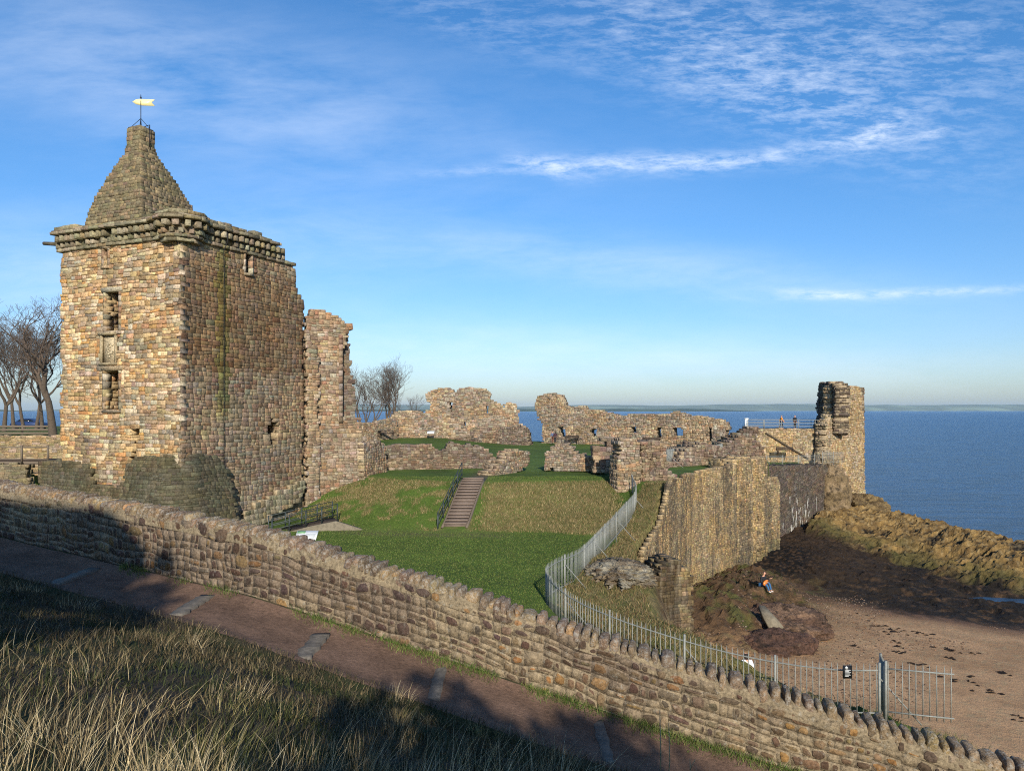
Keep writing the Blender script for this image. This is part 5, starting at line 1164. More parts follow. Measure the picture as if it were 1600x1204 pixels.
# ------------------------------------------------------------------ left background: retaining walls, wooden gangway, terrace rails, car
Pl1 = pxplane(-30, 57.0, 100, 55.5)
ruin('terrace_wall', 'wall', 'pale retaining wall of coursed stone left of the tower below the trees', 'wall', Pl1, [(-30, 740), (-30, 680), (100, 681), (100, 740)], mat='side', pal='seat', T=.6, ch=(.14, .24), cw=(.3, .8), prot=(0, .03), gap=.008, dark=.85)
Pl2 = pxplane(-30, 50.5, 66, 50.2)
ruin('ditch_wall', 'wall', 'low stained stone wall under the wooden gangway at the far left', 'wall', Pl2, [(-30, 770), (-30, 724), (34, 724), (40, 728), (44, 770)], mat='side', pal='pyramid', T=.6, ch=(.2, .3), cw=(.4, .9), dark=.9)
ruin('ditch_pier', 'wall', 'square mossy stone pier between the gangway and the tower foot', 'wall', pxplane(60, 50, 110, 49), [(60, 780), (60, 722), (112, 722), (112, 780)], mat='mossy', pal='moss', T=1.0, ch=(.2, .34), cw=(.3, .7))
gg = thing('gangway', 'wooden gangway with a handrail leading to the tower from the left edge', 'footbridge', (X(30, 51.5), 51.5, Z(720, 51.5)))
zg = Z(719, 51.5); B = MB(); B.box((X(20, 51.5), 51.8, zg), (X(85, 51.5) - X(-60, 51.5), 1.5, .14)); B.build('deck', M['darkwood'], gg)
B = MB(); B.bar((X(-50, 51.1), 51.1, zg - .15), (X(76, 51.1), 51.1, zg - .15), .12, .2); B.build('beam', M['wood'], gg)
for px_ in (-20, 34, 75): B = MB(); B.box((X(px_, 51), 51.0, zg + .5), (.11, .09, 1.15)); B.build('post', M['wood'] if px_ < 70 else M['white'] if False else M['wood'], gg)
for z_ in (.95, .12): B = MB(); B.bar((X(-50, 51.08), 51.08, zg + z_), (X(76, 51.08), 51.08, zg + z_), .05, .08); B.build('rail', M['wood'], gg)
tr = thing('plank_fence', 'weathered horizontal plank fence beneath the trees at the far left', 'fence', (X(40, 63), 63, -2.2))
for k in range(3): B = MB(); B.bar((X(-40, 63 + k * .5), 63 + k * .5, -1.95 + k * .28), (X(86, 63 + k * .5), 63 + k * .5, -1.95 + k * .28), .06, .17); B.build('plank', M['wood'], tr)
for px_ in (-10, 35, 80): B = MB(); B.box((X(px_, 64), 64, -1.75), (.1, .1, 1.1)); B.build('post', M['wood'], tr)
def car(x, y, z, rz, label):
    r = thing('parked_car', label, 'car', (x, y, z), rz)
    paint = plain_mat('dark_blue_paint', lin('2c3e63'), .3, .2, .05); glass = plain_mat('car_glass', lin('1c242c'), .1, 0, .02); ty = plain_mat('tyre_rubber', lin('1b1b1b'), .9)
    prof = [(-2.1, .35), (-2.15, .7), (-2.0, .9), (-1.5, 1.0), (-1.0, 1.38), (-.4, 1.48), (.5, 1.45), (1.15, 1.02), (1.85, .9), (2.15, .68), (2.15, .35), (1.7, .28), (-1.7, .28)]
    B = MB(); n = len(prof); V = []
    for yy, k in ((-.86, .97), (-.78, 1.0), (.78, 1.0), (.86, .97)):
        for a, b in prof: V.append((a, yy * (1 - .16 * max(0, b - .95) / .5), b if k == 1 else .3 + (b - .3) * k))
    q = [[r_ * n + i, r_ * n + (i + 1) % n, (r_ + 1) * n + (i + 1) % n, (r_ + 1) * n + i] for r_ in range(3) for i in range(n)]
    B.add(V, [np.array(q), np.arange(n)[::-1], np.arange(3 * n, 4 * n)]); B.build('body', paint, r, local=True)
    for s_ in (-1, 1):
        B = MB(); B.prism([(-1.25, 1.0), (-.92, 1.33), (.42, 1.38), (.98, 1.02)], (0, s_ * .80, 0), (1, 0, 0), (0, 0, 1), (0, -s_ * .0 + s_, 0), .03); B.build('side_window', glass, r, local=True)
        for a in (-1.35, 1.35):
            B = MB(); V = [(a + .32 * math.cos(t), s_ * .80 + dd, .32 + .32 * math.sin(t)) for dd in (-.09, .09) for t in np.linspace(0, 6.283, 16, endpoint=False)]
            B.add(V, [np.array([[i, (i + 1) % 16, 16 + (i + 1) % 16, 16 + i] for i in range(16)]), np.arange(16)[::-1], np.arange(16, 32)]); B.build('wheel', ty, r, local=True)
    return r
car(X(47, 100), 100, -2.55, .1, 'dark blue car parked beyond the plank fence under the trees')
# ------------------------------------------------------------------ bare trees
def segs_mesh(name, SG, mat, parent, k=5):
    SG = np.array(SG); a, b, ra, rb = SG[:, :3], SG[:, 3:6], SG[:, 6], SG[:, 7]; d = b - a; d /= np.linalg.norm(d, axis=1)[:, None] + 1e-9
    up = np.where(np.abs(d[:, 2:3]) > .9, [[1., 0, 0]], [[0, 0, 1.]]); p = np.cross(d, up); p /= np.linalg.norm(p, axis=1)[:, None]; q = np.cross(d, p); n = len(a)
    t = np.arange(k) * 2 * math.pi / k; R_ = p[:, None] * np.cos(t)[None, :, None] + q[:, None] * np.sin(t)[None, :, None]
    V = np.stack([a[:, None] + R_ * ra[:, None, None], b[:, None] + R_ * rb[:, None, None]], 1).reshape(-1, 3); base = (np.arange(n) * 2 * k)[:, None]
    f = np.concatenate([base + np.array([[j, (j + 1) % k, k + (j + 1) % k, k + j]]) for j in range(k)])
    return mesh_obj(name, V, [f], mat, parent, smooth=True)
def tree(label, x, y, z, h, r, seed, lean=(0, 0), levels=7, spread=.5, stems=1, up=.35, group='bare trees around the castle', first=.30):
    t = thing('bare_tree', label, 'tree', (x, y, z), group=group); rs = random.Random(seed); TR = []; CR = []
    def grow(p, d, L, rad, lev):
        n = 4 if lev < 3 else 3; q = p; out = TR if lev < 2 else CR; dd = Vector(d)
        for i in range(n):
            j = Vector((rs.gauss(0, 1), rs.gauss(0, 1), rs.gauss(0, .6))) * (.11 + .03 * lev) * (.35 if lev == 0 else 1); dd = (dd + j + Vector((0, 0, up * .12 * (lev > 0)))).normalized(); e = q + dd * L / n
            r0 = rad * (1 - .32 * i / n); r1 = rad * (1 - .32 * (i + 1) / n); out.append((*q, *e, r0, r1)); q = e
            if lev >= 1 and lev < levels - 1 and i > 0 and rs.random() < .55:
                a = Vector((rs.gauss(0, 1), rs.gauss(0, 1), rs.gauss(.2, .7))).normalized(); grow(q, (dd * .6 + a * .75).normalized(), L * rs.uniform(.45, .7), r1 * .5, lev + 2)
        if lev < levels:
            m = rs.choice([2, 2, 3]) if lev > 0 else 3
            for k in range(m):
                a = Vector((rs.gauss(0, 1), rs.gauss(0, 1), rs.gauss(0, .5))).normalized(); nd = (dd + a * (spread + rs.uniform(-.12, .2))).normalized()
                if nd.z < -.15: nd.z *= -.5
                grow(q, nd, L * rs.uniform(.66, .86), rad * .68 * rs.uniform(.75, 1.0), lev + 1)
    for s_ in range(stems):
        a = rs.random() * 6.28; dv = Vector((lean[0] + (stems > 1) * .28 * math.cos(a), lean[1] + (stems > 1) * .28 * math.sin(a), 1)).normalized()
        grow(Vector((x + (stems > 1) * .4 * math.cos(a), y, z - .2)), dv, h * first, r, 0)
    segs_mesh('trunk', TR, M['bark'], t, 8); CR = [(*c[:6], max(c[6] * .85, .009), max(c[7] * .85, .008)) for c in CR]; segs_mesh('crown', CR, M['twig'], t, 4)
    return t
tree('big leaning bare tree with a thick trunk close to the left side of the tower', X(84, 63), 63, -2.4, 11.5, .36, 12, lean=(-.05, 0), levels=7, spread=.55, up=.8)
tree('bare tree with a dark forked trunk at the left edge of the photograph', X(6, 74), 74, -2.6, 11.0, .24, 23, levels=7, spread=.5, up=.9)
tree('bare tree second from the left edge, behind the plank fence', X(38, 78), 78, -2.6, 11.0, .20, 34, levels=7, spread=.5, up=.9)
tree('slim bare tree between the forked tree and the thick leaning trunk', X(66, 86), 86, -2.6, 11.5, .24, 35, levels=7, spread=.5, up=.9)
tree('bare tree with fine upright twigs, rearmost on the left between two darker trunks', X(22, 92), 92, -2.8, 13.0, .24, 61, levels=7, spread=.5, up=.9)
tree('bare tree with fine upright twigs, rearmost on the left beside the parked car', X(56, 96), 96, -2.8, 13.0, .24, 62, levels=7, spread=.5, up=.9)
tree('bare many-stemmed tree just right of the ruined wing', X(572, 108), 108, -4.6, 10.5, .16, 45, stems=3, levels=6, spread=.42, first=.3, up=.8)
tree('bare tree with a double trunk beside the far left ruin', X(606, 110), 110, -4.4, 11, .17, 51, stems=3, levels=6, spread=.42, first=.3, up=.8)
tree('small bare bush-like tree lowest of those before the far left ruin', X(636, 112), 112, -4.2, 7.5, .1, 56, stems=2, levels=5, spread=.45, first=.3, up=.8)

# ------------------------------------------------------------------ grass
def blades(name, x, y, z, h, w, lean, col, parent=None, kind='stuff', label=None):
    """x,y,z,h,w (n,), lean (n,2) horizontal offset of the tip as a share of the height"""
    n = len(x); a = R.uniform(0, math.pi, n); dx, dy = np.cos(a) * w / 2, np.sin(a) * w / 2; V = np.zeros((n, 7, 3)); P0 = np.stack([x, y, z], 1)
    for i, (t, k) in enumerate(((0, 1), (.4, .85), (.75, .5), (1, 0))):
        c = P0 + np.stack([lean[:, 0] * h * t ** 1.8, lean[:, 1] * h * t ** 1.8, h * t * (1 - .12 * t * np.hypot(lean[:, 0], lean[:, 1]))], 1)
        o = np.stack([dx * k, dy * k, 0 * dx], 1)
        if i < 3: V[:, 2 * i] = c - o; V[:, 2 * i + 1] = c + o
        else: V[:, 6] = c
    b = (np.arange(n) * 7)[:, None]; q = np.concatenate([b + [[0, 1, 3, 2]], b + [[2, 3, 5, 4]]]); t = b + [[4, 5, 6]]
    o = mesh_obj(name, V.reshape(-1, 3), [q, t], M['blade'], parent, np.repeat(col, 7, 0)); return tag(o, label, None, None, kind)
def mixcols(names, n, p=None):
    P = np.array([lin(c) for c in names]); c = P[R.choice(len(P), n, p=p)]; return c * R.uniform(.75, 1.25, (n, 1))
def slope_pts(n, x0, x1, y0, y1, keep):
    x = R.uniform(x0, x1, n); y = R.uniform(y0, y1, n); z, d = near_ground(x, y); vis = (np.abs(x) < y * .78 + .6) & (d > 1.78 + .25 * fbm(x * 2, y * 2, 0, 99)); k = vis & keep(x, y, d); return x[k], y[k], z[k], d[k]
# green and dull low grass over the whole slope
x, y, z, d = slope_pts(210000, -14, 9, 2.2, 16, lambda x, y, d: R.rand(len(x)) < .75)
n = len(x); cl = fbm(x * 1.1, y * 1.1, 0, 101)
h = R.uniform(.04, .15, n) * (.5 + 1.1 * cl); g = cl[:, None]
cA = mixcols(['3e4626', '34391f', '4c5230', '2b311b'], n); cB = mixcols(['6f6248', '5a4f3a', '857656', '463c2e', '524a34'], n)
m_ = (R.rand(n) < sstep((fbm(x * .8, y * .8, 0, 103) - .30) * 4) * .85)[:, None]
blades('low_grass', x, y, z - .01, h, R.uniform(.006, .013, n), R.normal(0, .45, (n, 2)) + (.15, 0), np.where(m_, cB, cA) * .8)
# dead straw tussocks, taller towards the eye
nt = 330; tx, ty, tz, td = slope_pts(nt * 4, -14, 9, 2.4, 15, lambda x, y, d: (d > 2.1) & (R.rand(len(x)) < np.clip(.05 + 1.0 * sstep((7.2 - y) / 4.5) * sstep((fbm(x * .9, y * .9, 0, 108) - .34) * 5) + .25 * (fbm(x * .7, y * .7, 0, 107) > .58), 0, 1)))
tx, ty, tz, td = tx[:nt], ty[:nt], tz[:nt], td[:nt]; nt = len(tx)
X_, Y_, Z_, H_, LN, CL = [], [], [], [], [], []
for i in range(nt):
    m_ = R.randint(25, 80); rr = R.uniform(.10, .38); a = R.uniform(0, 6.28, m_); q = rr * np.sqrt(R.rand(m_)); near = float(sstep(np.array([(7.2 - ty[i]) / 4]))[0]); H = R.uniform(.14, .30) * (1 + 1.25 * near) 
    X_.append(tx[i] + q * np.cos(a)); Y_.append(ty[i] + q * np.sin(a)); Z_.append(np.full(m_, tz[i])); H_.append(H * R.uniform(.45, 1.25, m_)); l0 = R.normal(0, .22, 2) + (.22, .0); LN.append(np.stack([np.cos(a) * q / rr * .55, np.sin(a) * q / rr * .55], 1) + l0 + R.normal(0, .18, (m_, 2)))
    base = [['b09c74', 'c4b088', '9a8660', 'd0bf98'], ['8f7d5a', 'a08c66', '7c6c4e', 'b8a680'], ['6f6a40', '8a8050', '5a5a30', 'a09468']][R.choice(3, p=[.45, .4, .15])]; CL.append(mixcols(base, m_))
cat = np.concatenate; x, y = cat(X_), cat(Y_); z = near_ground(x, y)[0] - .02
blades('straw_grass', x, y, z, cat(H_), R.uniform(.0025, .0065, len(x)), cat(LN), cat(CL))
x, y, z, d = slope_pts(16000, -9, 5, 2.3, 10.5, lambda x, y, d: (d > 2.4) & (R.rand(len(x)) < np.clip(1.5 * sstep((7.5 - y) / 4), .10, 1) * sstep((fbm(x * .8, y * .8, 0, 127) - .40) * 6)))
n = len(x); blades('dead_grass_stalks', x, y, z - .02, R.uniform(.28, .62, n) * (1 - .35 * sstep((y - 5) / 5)), R.uniform(.0022, .005, n), R.normal(0, .28, (n, 2)) + (.25, 0), mixcols(['c9b68c', 'b8a478', 'd6c7a0', 'a3906a'], n))
# verge of short green grass at the foot of the wall and the path's edge
n = 13000; x = R.uniform(-12.5, 6.5, n); dd = np.abs(R.normal(0, .13, n)) + .02; k = R.rand(n) < sstep((fbm(x * 1.3, 0 * x, 0, 111) - .36 + .03 * (x + 6)) * 3.5) * (x > -8.6); x, dd = x[k], dd[k]; y = yw(x) - dd - .06; z = near_ground(x, y)[0]
blades('verge_grass', x, y, z, R.uniform(.05, .17, len(x)), R.uniform(.006, .012, len(x)), R.normal(0, .5, (len(x), 2)), mixcols(['4c6028', '586c32', '42561f', '7c7848', '68743a'], len(x)))
# dry grass on the bank and clifftop
def gpts(n, x0, x1, y0, y1): 
    x = R.uniform(x0, x1, n); y = R.uniform(y0, y1, n); return x, y
x, y = gpts(120000, -15, 8.5, 40, 57); b, tt = yb_bank(x), yt_bank(x); kk = (y - b) / (tt - b); stair = np.abs(x - np.interp(y, [44.5, 50.5], [-3.5, -2.6])) > .95
n2 = fbm(x * 1.6, y * 1.6, 0, 62); n1 = fbm(x * .35, y * .35, 0, 61); pd = np.where(x > -2.0, .9, sstep((n1 * .6 + n2 * .5 - .48) * 9) * .9); edge_ = np.abs(kk - .5) < .47 + .08 * (n2 - .5)
k = (kk > .02) & (kk < .93) & stair & edge_ & (x < 6.6 + n2) & (R.rand(len(x)) < pd) & pip(x, y, LAND); x, y = x[k], y[k]; z = ground_f(x, y)[0]; n = len(x)
blades('bank_grass', x, y, z - .02, R.uniform(.06, .22, n) * (.6 + .9 * fbm(x * 1.3, y * 1.3, 0, 113)), R.uniform(.015, .03, n), R.normal(0, .5, (n, 2)) + (0, -.35), mixcols(['9a8560', '8a7650', 'a8946c', '706a42', '5f6036', '8e7a54'], n))
x, y = gpts(90000, .5, 12, 20, 48); k = pip(x, y, LAND) & (x > 1.75 + np.interp(y, [20, 22, 27, 30, 33, 38, 41, 47, 50], [3, 1.5, -.1, .1, 1.5, 2.9, 4.2, 6.1, 8])) & (segdist(x, y, LAND, True) > .1); x, y = x[k], y[k]; z = ground_f(x, y)[0]; n = len(x)
blades('clifftop_grass', x, y, z - .02, R.uniform(.06, .24, n) * (.6 + .9 * fbm(x * 1.2, y * 1.2, 0, 115)), R.uniform(.012, .024, n), R.normal(0, .55, (n, 2)) + (.1, -.3), mixcols(['8c7852', '746842', '9c8a62', '5f6036', '745a40', '505830'], n))
x, y = gpts(60000, 8.5, 17, 12, 19.5); k = pip(x, y, LAND) & (y > yw(x) + .6) & (fbm(x * .8, y * .8, 0, 118) > .36); x, y = x[k], y[k]; z = ground_f(x, y)[0]; n = len(x)
blades('fence_foot_grass', x, y, z - .02, R.uniform(.08, .30, n), R.uniform(.008, .016, n), R.normal(0, .5, (n, 2)), mixcols(['4a5a28', '5f6636', '8a7a52', '9a8862', '3f4c26'], n))
# green lawn blades nearest the eye
x, y = gpts(240000, -14, 8, 27, 53); b_, t_ = yb_bank(x), yt_bank(x); kk = (y - b_) / (t_ - b_); k = pip(x, y, LAND) & ((kk < .04) | (kk > .9) | (x < -2) | (x > 6.5)) & (x < 1.6 + np.interp(y, [20, 22, 27, 30, 33, 38, 41, 47, 50], [3, 1.5, -.1, .1, 1.5, 2.9, 4.2, 6.1, 8])) & ~((np.abs(x - np.interp(y, [44.5, 50.5], [-3.5, -2.6])) < .9) & (y > 44.3)); x, y = x[k], y[k]; z = ground_f(x, y)[0]; n = len(x)
blades('lawn_grass', x, y, z - .01, R.uniform(.02, .07, n), R.uniform(.015, .03, n), R.normal(0, .5, (n, 2)), mixcols(['4f632a', '5a6e2e', '435824', '667436', '3c4e20', '6c6c3c'], n))
# tall dry flower stalks at the near edge
for i, (px_, top, bot, lb) in enumerate(((1031, 1108, 1230, 'tall thin dead stalk, left one of the pair at the lower slope edge'), (1045, 1128, 1230, 'tall thin dead stalk, right one of the pair at the lower slope edge'), (1078, 1185, 1240, 'short forked dead stalk at the bottom edge right of the tall pair'))):
    Y = 8.1; B = MB(); x = X(px_, Y); zt_ = Z(top, Y); zb_ = float(near_ground(x, Y)[0]) - .05; B.tube([(x - .02 * i, Y, zb_), (x + .01, Y, (zb_ + zt_) / 2), (x, Y, zt_)], [.009, .007, .004], 5, lin('b09a72'))
    if i == 2: B.tube([(x, Y, zt_ - .12), (x + .06, Y, zt_ + .0)], [.006, .003], 5, lin('b09a72'))
    tag(B.build('dead_stalk', M['blade'], None, loc=(x, Y, zb_)), lb, 'plant', 'dead stalks on the slope')

# ------------------------------------------------------------------ beach litter: pebbles and seaweed
def scatter(name, n, x0, x1, y0, y1, size, cols, keep, flat=.5):
    x, y = gpts(n, x0, x1, y0, y1); k = keep(x, y) & ~pip(x, y, LAND); x, y = x[k], y[k]; z = ground_f(x, y)[0]; n = len(x)
    oc = np.array([[1, 0, 0], [.3, .95, 0], [-.8, .5, 0], [-.7, -.7, 0], [.4, -.9, 0], [0.1, 0, 1], [0, 0, -.6]]); s_ = R.uniform(*size, n)
    st = R.uniform(.6, 1.4, (n, 3)) * (1, 1, flat); a = R.uniform(0, 6.28, n); V = oc[None] * st[:, None] * s_[:, None, None]; V = V * R.uniform(.8, 1.2, V.shape)
    V = np.stack([V[..., 0] * np.cos(a)[:, None] - V[..., 1] * np.sin(a)[:, None], V[..., 0] * np.sin(a)[:, None] + V[..., 1] * np.cos(a)[:, None], V[..., 2]], -1) + np.stack([x, y, z], 1)[:, None]
    b = (np.arange(n) * 7)[:, None]; t = np.concatenate([b + [[i, (i + 1) % 5, 5]] for i in range(5)] + [b + [[(i + 1) % 5, i, 6]] for i in range(5)])
    return tag(mesh_obj(name, V.reshape(-1, 3), [t], M['rock'], None, np.repeat(mixcols(cols, n), 7, 0)), kind='stuff')
scatter('pebbles', 16000, 8, 34, 24, 52, (.02, .075), ['7a6656', '8c7662', '5f4e42', '9a8672', '6c5a4c', '8f6a4e'], lambda x, y: (fbm(x * .25, y * .25, 0, 121) + .9 * np.exp(-(segdist(x, y, [(14, 34), (17.5, 42), (19, 50)]) / 3.5) ** 2) > .62))
scatter('loose_rocks', 1500, 15, 50, 40, 70, (.08, .35), ['4a3c30', '5f4c3a', '3a3028', '6f5c44'], lambda x, y: (ROCKD(x, y) > 0), .6) if False else None
def seaweed():
    B = MB(); rs = np.random.RandomState(5)
    spots = [(1247, 979), (1262, 983), (1270, 985), (1280, 997), (1235, 963), (1398, 984), (1405, 988), (1385, 990), (1418, 984), (1435, 989), (1390, 1000), (1404, 1019), (1408, 1012), (1480, 1013), (1492, 1018), (1483, 1027), (1525, 1020), (1503, 1056), (1515, 1066), (1482, 1060), (1590, 1120), (1568, 1050), (1450, 990), (1374, 978), (1362, 970), (1350, 960), (1340, 1010), (1440, 1040), (1545, 1080)]
    for px_, py_ in spots:
        for k in range(rs.randint(2, 6)):
            Y = 13.0 * F / (py_ - HY); 
            for _ in range(4): Y = -float(beach_h(np.array([X(px_, Y)]), np.array([Y]))[0]) * F / (py_ - HY)
            x, y = X(px_, Y) + rs.normal(0, .28), Y + rs.normal(0, .22); z = float(beach_h(np.array([x]), np.array([y]))[0]); m_ = 9
            th = np.linspace(0, 6.28, m_, endpoint=False); rr = rs.uniform(.03, .11) * (1 + .5 * rs.uniform(-1, 1, m_)); st = rs.uniform(1, 2.4)
            V = [(x + r_ * st * math.cos(t), y + r_ * math.sin(t), z + .01) for r_, t in zip(rr, th)] + [(x, y, z + rs.uniform(.04, .09))]
            B.add(V, [np.array([[i, (i + 1) % m_, m_] for i in range(m_)])], np.array(lin('2a211b')) * rs.uniform(.7, 1.4))
    return tag(B.build('seaweed', M['rock']), kind='stuff')
seaweed()

# ------------------------------------------------------------------ people
def hit(px_, py_, y0=18.0, y1=120.0):
    Ys = np.arange(y0, y1, .05); z = ground_f(X(px_, Ys), Ys)[0]; k = np.nonzero(z >= Z(py_, Ys))[0]; Y = float(Ys[k[0]]) if len(k) else y1
    return X(px_, Y), Y, float(Z(py_, Y))
bpy.context.view_layer.update()
def surf(x, y, names):
    z = float(ground_f(np.array([x]), np.array([y]))[0][0])
    for nm in names:
        o = bpy.data.objects[nm]; ok, p, n_, f_ = o.ray_cast(Vector((x, y, 5)) - o.location, Vector((0, 0, -1)))
        if ok: z = max(z, p.z + o.location.z)
    return z
def hit2(px_, py_, names, y0=28, y1=60):
    Y = y0
    while Y < y1:
        z = surf(X(px_, Y), Y, names)
        if z >= Z(py_, Y): return X(px_, Y), Y, z
        Y += .1
    return X(px_, y1), y1, Z(py_, y1)
def skinmesh(name, joints, edges, mat, parent, sub=2):
    bm = bmesh.new(); ly = bm.verts.layers.skin.verify(); vs = []
    for i, (p, r) in enumerate(joints):
        v = bm.verts.new(p); v[ly].radius = (r, r) if np.isscalar(r) else r; v[ly].use_root = (i == 0); vs.append(v)
    for a, b in edges: bm.edges.new((vs[a], vs[b]))
    me = bpy.data.meshes.new(name + '_base'); bm.to_mesh(me); bm.free(); o = bpy.data.objects.new(name + '_base', me); C.objects.link(o)
    o.modifiers.new('skin', 'SKIN').use_smooth_shade = True; m_ = o.modifiers.new('sub', 'SUBSURF'); m_.levels = sub; m_.render_levels = sub
    dg = bpy.context.evaluated_depsgraph_get(); e = o.evaluated_get(dg); nm = bpy.data.meshes.new_from_object(e); nm.name = name
    bpy.data.objects.remove(o); bpy.data.meshes.remove(me)
    r = bpy.data.objects.new(name, nm); C.objects.link(r); r.parent = parent; nm.materials.clear(); nm.materials.append(mat); return r
SK = plain_mat('skin', lin('c69478'), .6, 0, .08); SHOE = plain_mat('shoes', lin('26221f'), .7); SHW = plain_mat('white_shoes', lin('dcdcd8'), .7)
def cloth(c): return plain_mat('cloth_' + c, lin(c), .9, 0, .15, 9)
def person(label, loc, rz, J, top, legs, hair, shoes=SHOE, group=None, longhair=False, scale=1.0, coat=False):
    """J: joints in metres, facing -Y"""
    r = thing('person', label, 'person', loc, rz, group); r.scale = (scale,) * 3
    keys = ['pel', 'belly', 'chest', 'neck', 'headb', 'head', 'headt']; jt = [(J[k], q) for k, q in zip(keys, ((.125, .10), (.12, .095), (.145, .10), .052, .062, .088, .055))]
    ed = [(i, i + 1) for i in range(6)]
    def add(p, q, a): jt.append((p, q)); ed.append((a, len(jt) - 1)); return len(jt) - 1
    for s_ in 'LR':
        a = add(J['sh' + s_], .055, 2); a = add(J['el' + s_], .040, a); a = add(J['wr' + s_], .027, a); d = (Vector(J['wr' + s_]) - Vector(J['el' + s_])).normalized(); w = Vector(J['wr' + s_]); pa = add(tuple(w + d * .07), .034, a)
        side = Vector((1, 0, 0)) if abs(d.x) < .8 else Vector((0, 1, 0))
        for f in range(4): add(tuple(w + d * (.155 + .012 * (1.5 - abs(f - 1.5))) + side * (.018 * (f - 1.5)) + Vector((0, -.015, 0))), .008, pa)
        add(tuple(w + d * .09 + side * (-.045 if s_ == 'L' else .045) + Vector((0, -.03, 0))), .009, a)
        a = add(J['hip' + s_], .085, 0); a = add(J['kn' + s_], .055, a); a = add(J['an' + s_], .036, a); add(J['to' + s_], .032, a)
    skinmesh('body', jt, ed, SK, r, 1)
    # nose and ears sit on the head as one small mesh
    h = Vector(J['head']); B = MB(); fd = Vector(J.get('face', (0, -1, 0))); sd_ = Vector((-fd.y, fd.x, 0)); B.tube([h + fd * .085 + Vector((0, 0, .02)), h + fd * .112 - Vector((0, 0, .02))], [.008, .014], 6); 
    for s_ in (-1, 1): B.tube([h + sd_ * .08 * s_ + Vector((0, 0, .025)), h + sd_ * .088 * s_ - Vector((0, 0, .03))], [.014, .010], 6)
    B.build('face', SK, r, local=True)
    tj = [(J['pel'], (.165, .13) if coat else (.145, .115)), (J['belly'], (.155, .125)), (J['chest'], (.175, .125)), (tuple(Vector(J['neck']) * .55 + Vector(J['chest']) * .45), .085)]; te = [(0, 1), (1, 2), (2, 3)]
    for s_ in 'LR':
        tj.append((J['sh' + s_], .075)); te.append((2, len(tj) - 1)); tj.append((J['el' + s_], .058)); te.append((len(tj) - 2, len(tj) - 1)); tj.append((tuple(Vector(J['wr' + s_]) * .92 + Vector(J['el' + s_]) * .08), .044)); te.append((len(tj) - 2, len(tj) - 1))
    skinmesh('jacket', tj, te, top, r, 2)
    lj = [(J['pel'], (.14, .115))]; le = []
    for s_ in 'LR': b0 = len(lj); lj += [(J['hip' + s_], .105), (J['kn' + s_], .072), (tuple(Vector(J['an' + s_]) + Vector((0, 0, .03))), .055)]; le += [(0, b0), (b0, b0 + 1), (b0 + 1, b0 + 2)]
    skinmesh('trousers', lj, le, legs, r, 2)
    for s_ in 'LR': skinmesh('shoe', [(tuple(Vector(J['an' + s_]) + Vector((0, .02, -.03))), .045), (J['to' + s_], .04)], [(0, 1)], shoes, r, 1)
    hj = [(tuple(h - fd * .02 + Vector((0, 0, .06))), .098), (tuple(h - fd * .045 + Vector((0, 0, -.01))), .09)]
    if longhair: hj += [(tuple(h - fd * .07 + Vector((0, 0, -.13))), .085), (tuple(h - fd * .08 + Vector((0, 0, -.24))), .05)]
    skinmesh('hair', hj, [(i, i + 1) for i in range(len(hj) - 1)], hair, r, 2)
    return r
def stand(step=.0, arm=.1, el=.05, sx=0.0):
    J = dict(pel=(0, 0, .92), belly=(0, 0, 1.08), chest=(0, 0, 1.30), neck=(0, 0, 1.46), headb=(0, -.01, 1.54), head=(0, -.02, 1.63), headt=(0, -.01, 1.71))
    for s_, m_ in (('L', -1), ('R', 1)):
        k = step * m_; J.update({'sh' + s_: (m_ * .18, 0, 1.38), 'el' + s_: (m_ * .24, .03 + arm * m_, 1.12), 'wr' + s_: (m_ * .22, -.08 + arm * 1.6 * m_, .90), 'hip' + s_: (m_ * .09, 0, .88), 'kn' + s_: (m_ * .10, -.03 - k * .45, .49), 'an' + s_: (m_ * .10, .03 - k, .09 + (.05 if k < 0 else 0)), 'to' + s_: (m_ * .12, -.12 - k, .045)})
    return J
HB = plain_mat('dark_hair', lin('241c18'), .8); HN = plain_mat('brown_hair', lin('4a3526'), .8)
person('person in an orange jacket and dark trousers striding along the viewing platform', (X(1221, 93.6), 93.6, -2.33), 1.5, stand(.26, .12), cloth('e08a1e'), cloth('20222c'), HB)
person('person in a long black coat standing at the viewing platform railing', (X(1242, 93.5), 93.5, -2.33), .2, stand(.04, .02), cloth('16181f'), cloth('1c1e24'), HB, SHW, coat=True)
person('person in a blue-grey jacket walking on the courtyard grass, left one of a pair', (X(863.5, 102.5), 102.5, Z(692.5, 102.5)), 2.6, stand(.15, .08), cloth('5c6a86'), cloth('7a5040'), HN)
person('person in a dark red-black coat walking on the courtyard grass, right one of a pair', (X(867.5, 102), 102, Z(693, 102)), 2.9, stand(.18, .08), cloth('3c2530'), cloth('1e2028'), HB, coat=True, longhair=True)
def sit(): 
    J = dict(pel=(0, 0, .10), belly=(0, -.03, .26), chest=(0, -.09, .47), neck=(0, -.13, .62), headb=(0, -.16, .69), head=(0, -.19, .77), headt=(0, -.19, .85))
    for s_, m_ in (('L', -1), ('R', 1)): J.update({'sh' + s_: (m_ * .18, -.10, .54), 'hip' + s_: (m_ * .10, -.03, .09), 'kn' + s_: (m_ * .13, -.42, .16 + .05 * m_), 'an' + s_: (m_ * .12, -.55, -.24), 'to' + s_: (m_ * .13, -.70, -.27)})
    J.update(elL=(-.27, -.10, .28), wrL=(-.08, -.30, .26), elR=(.30, -.14, .30), wrR=(.36, -.36, .42)); return J
gx, gy, gz = hit2(1190, 916, ['buttress_rock', 'shore_ledge']); gz += .04
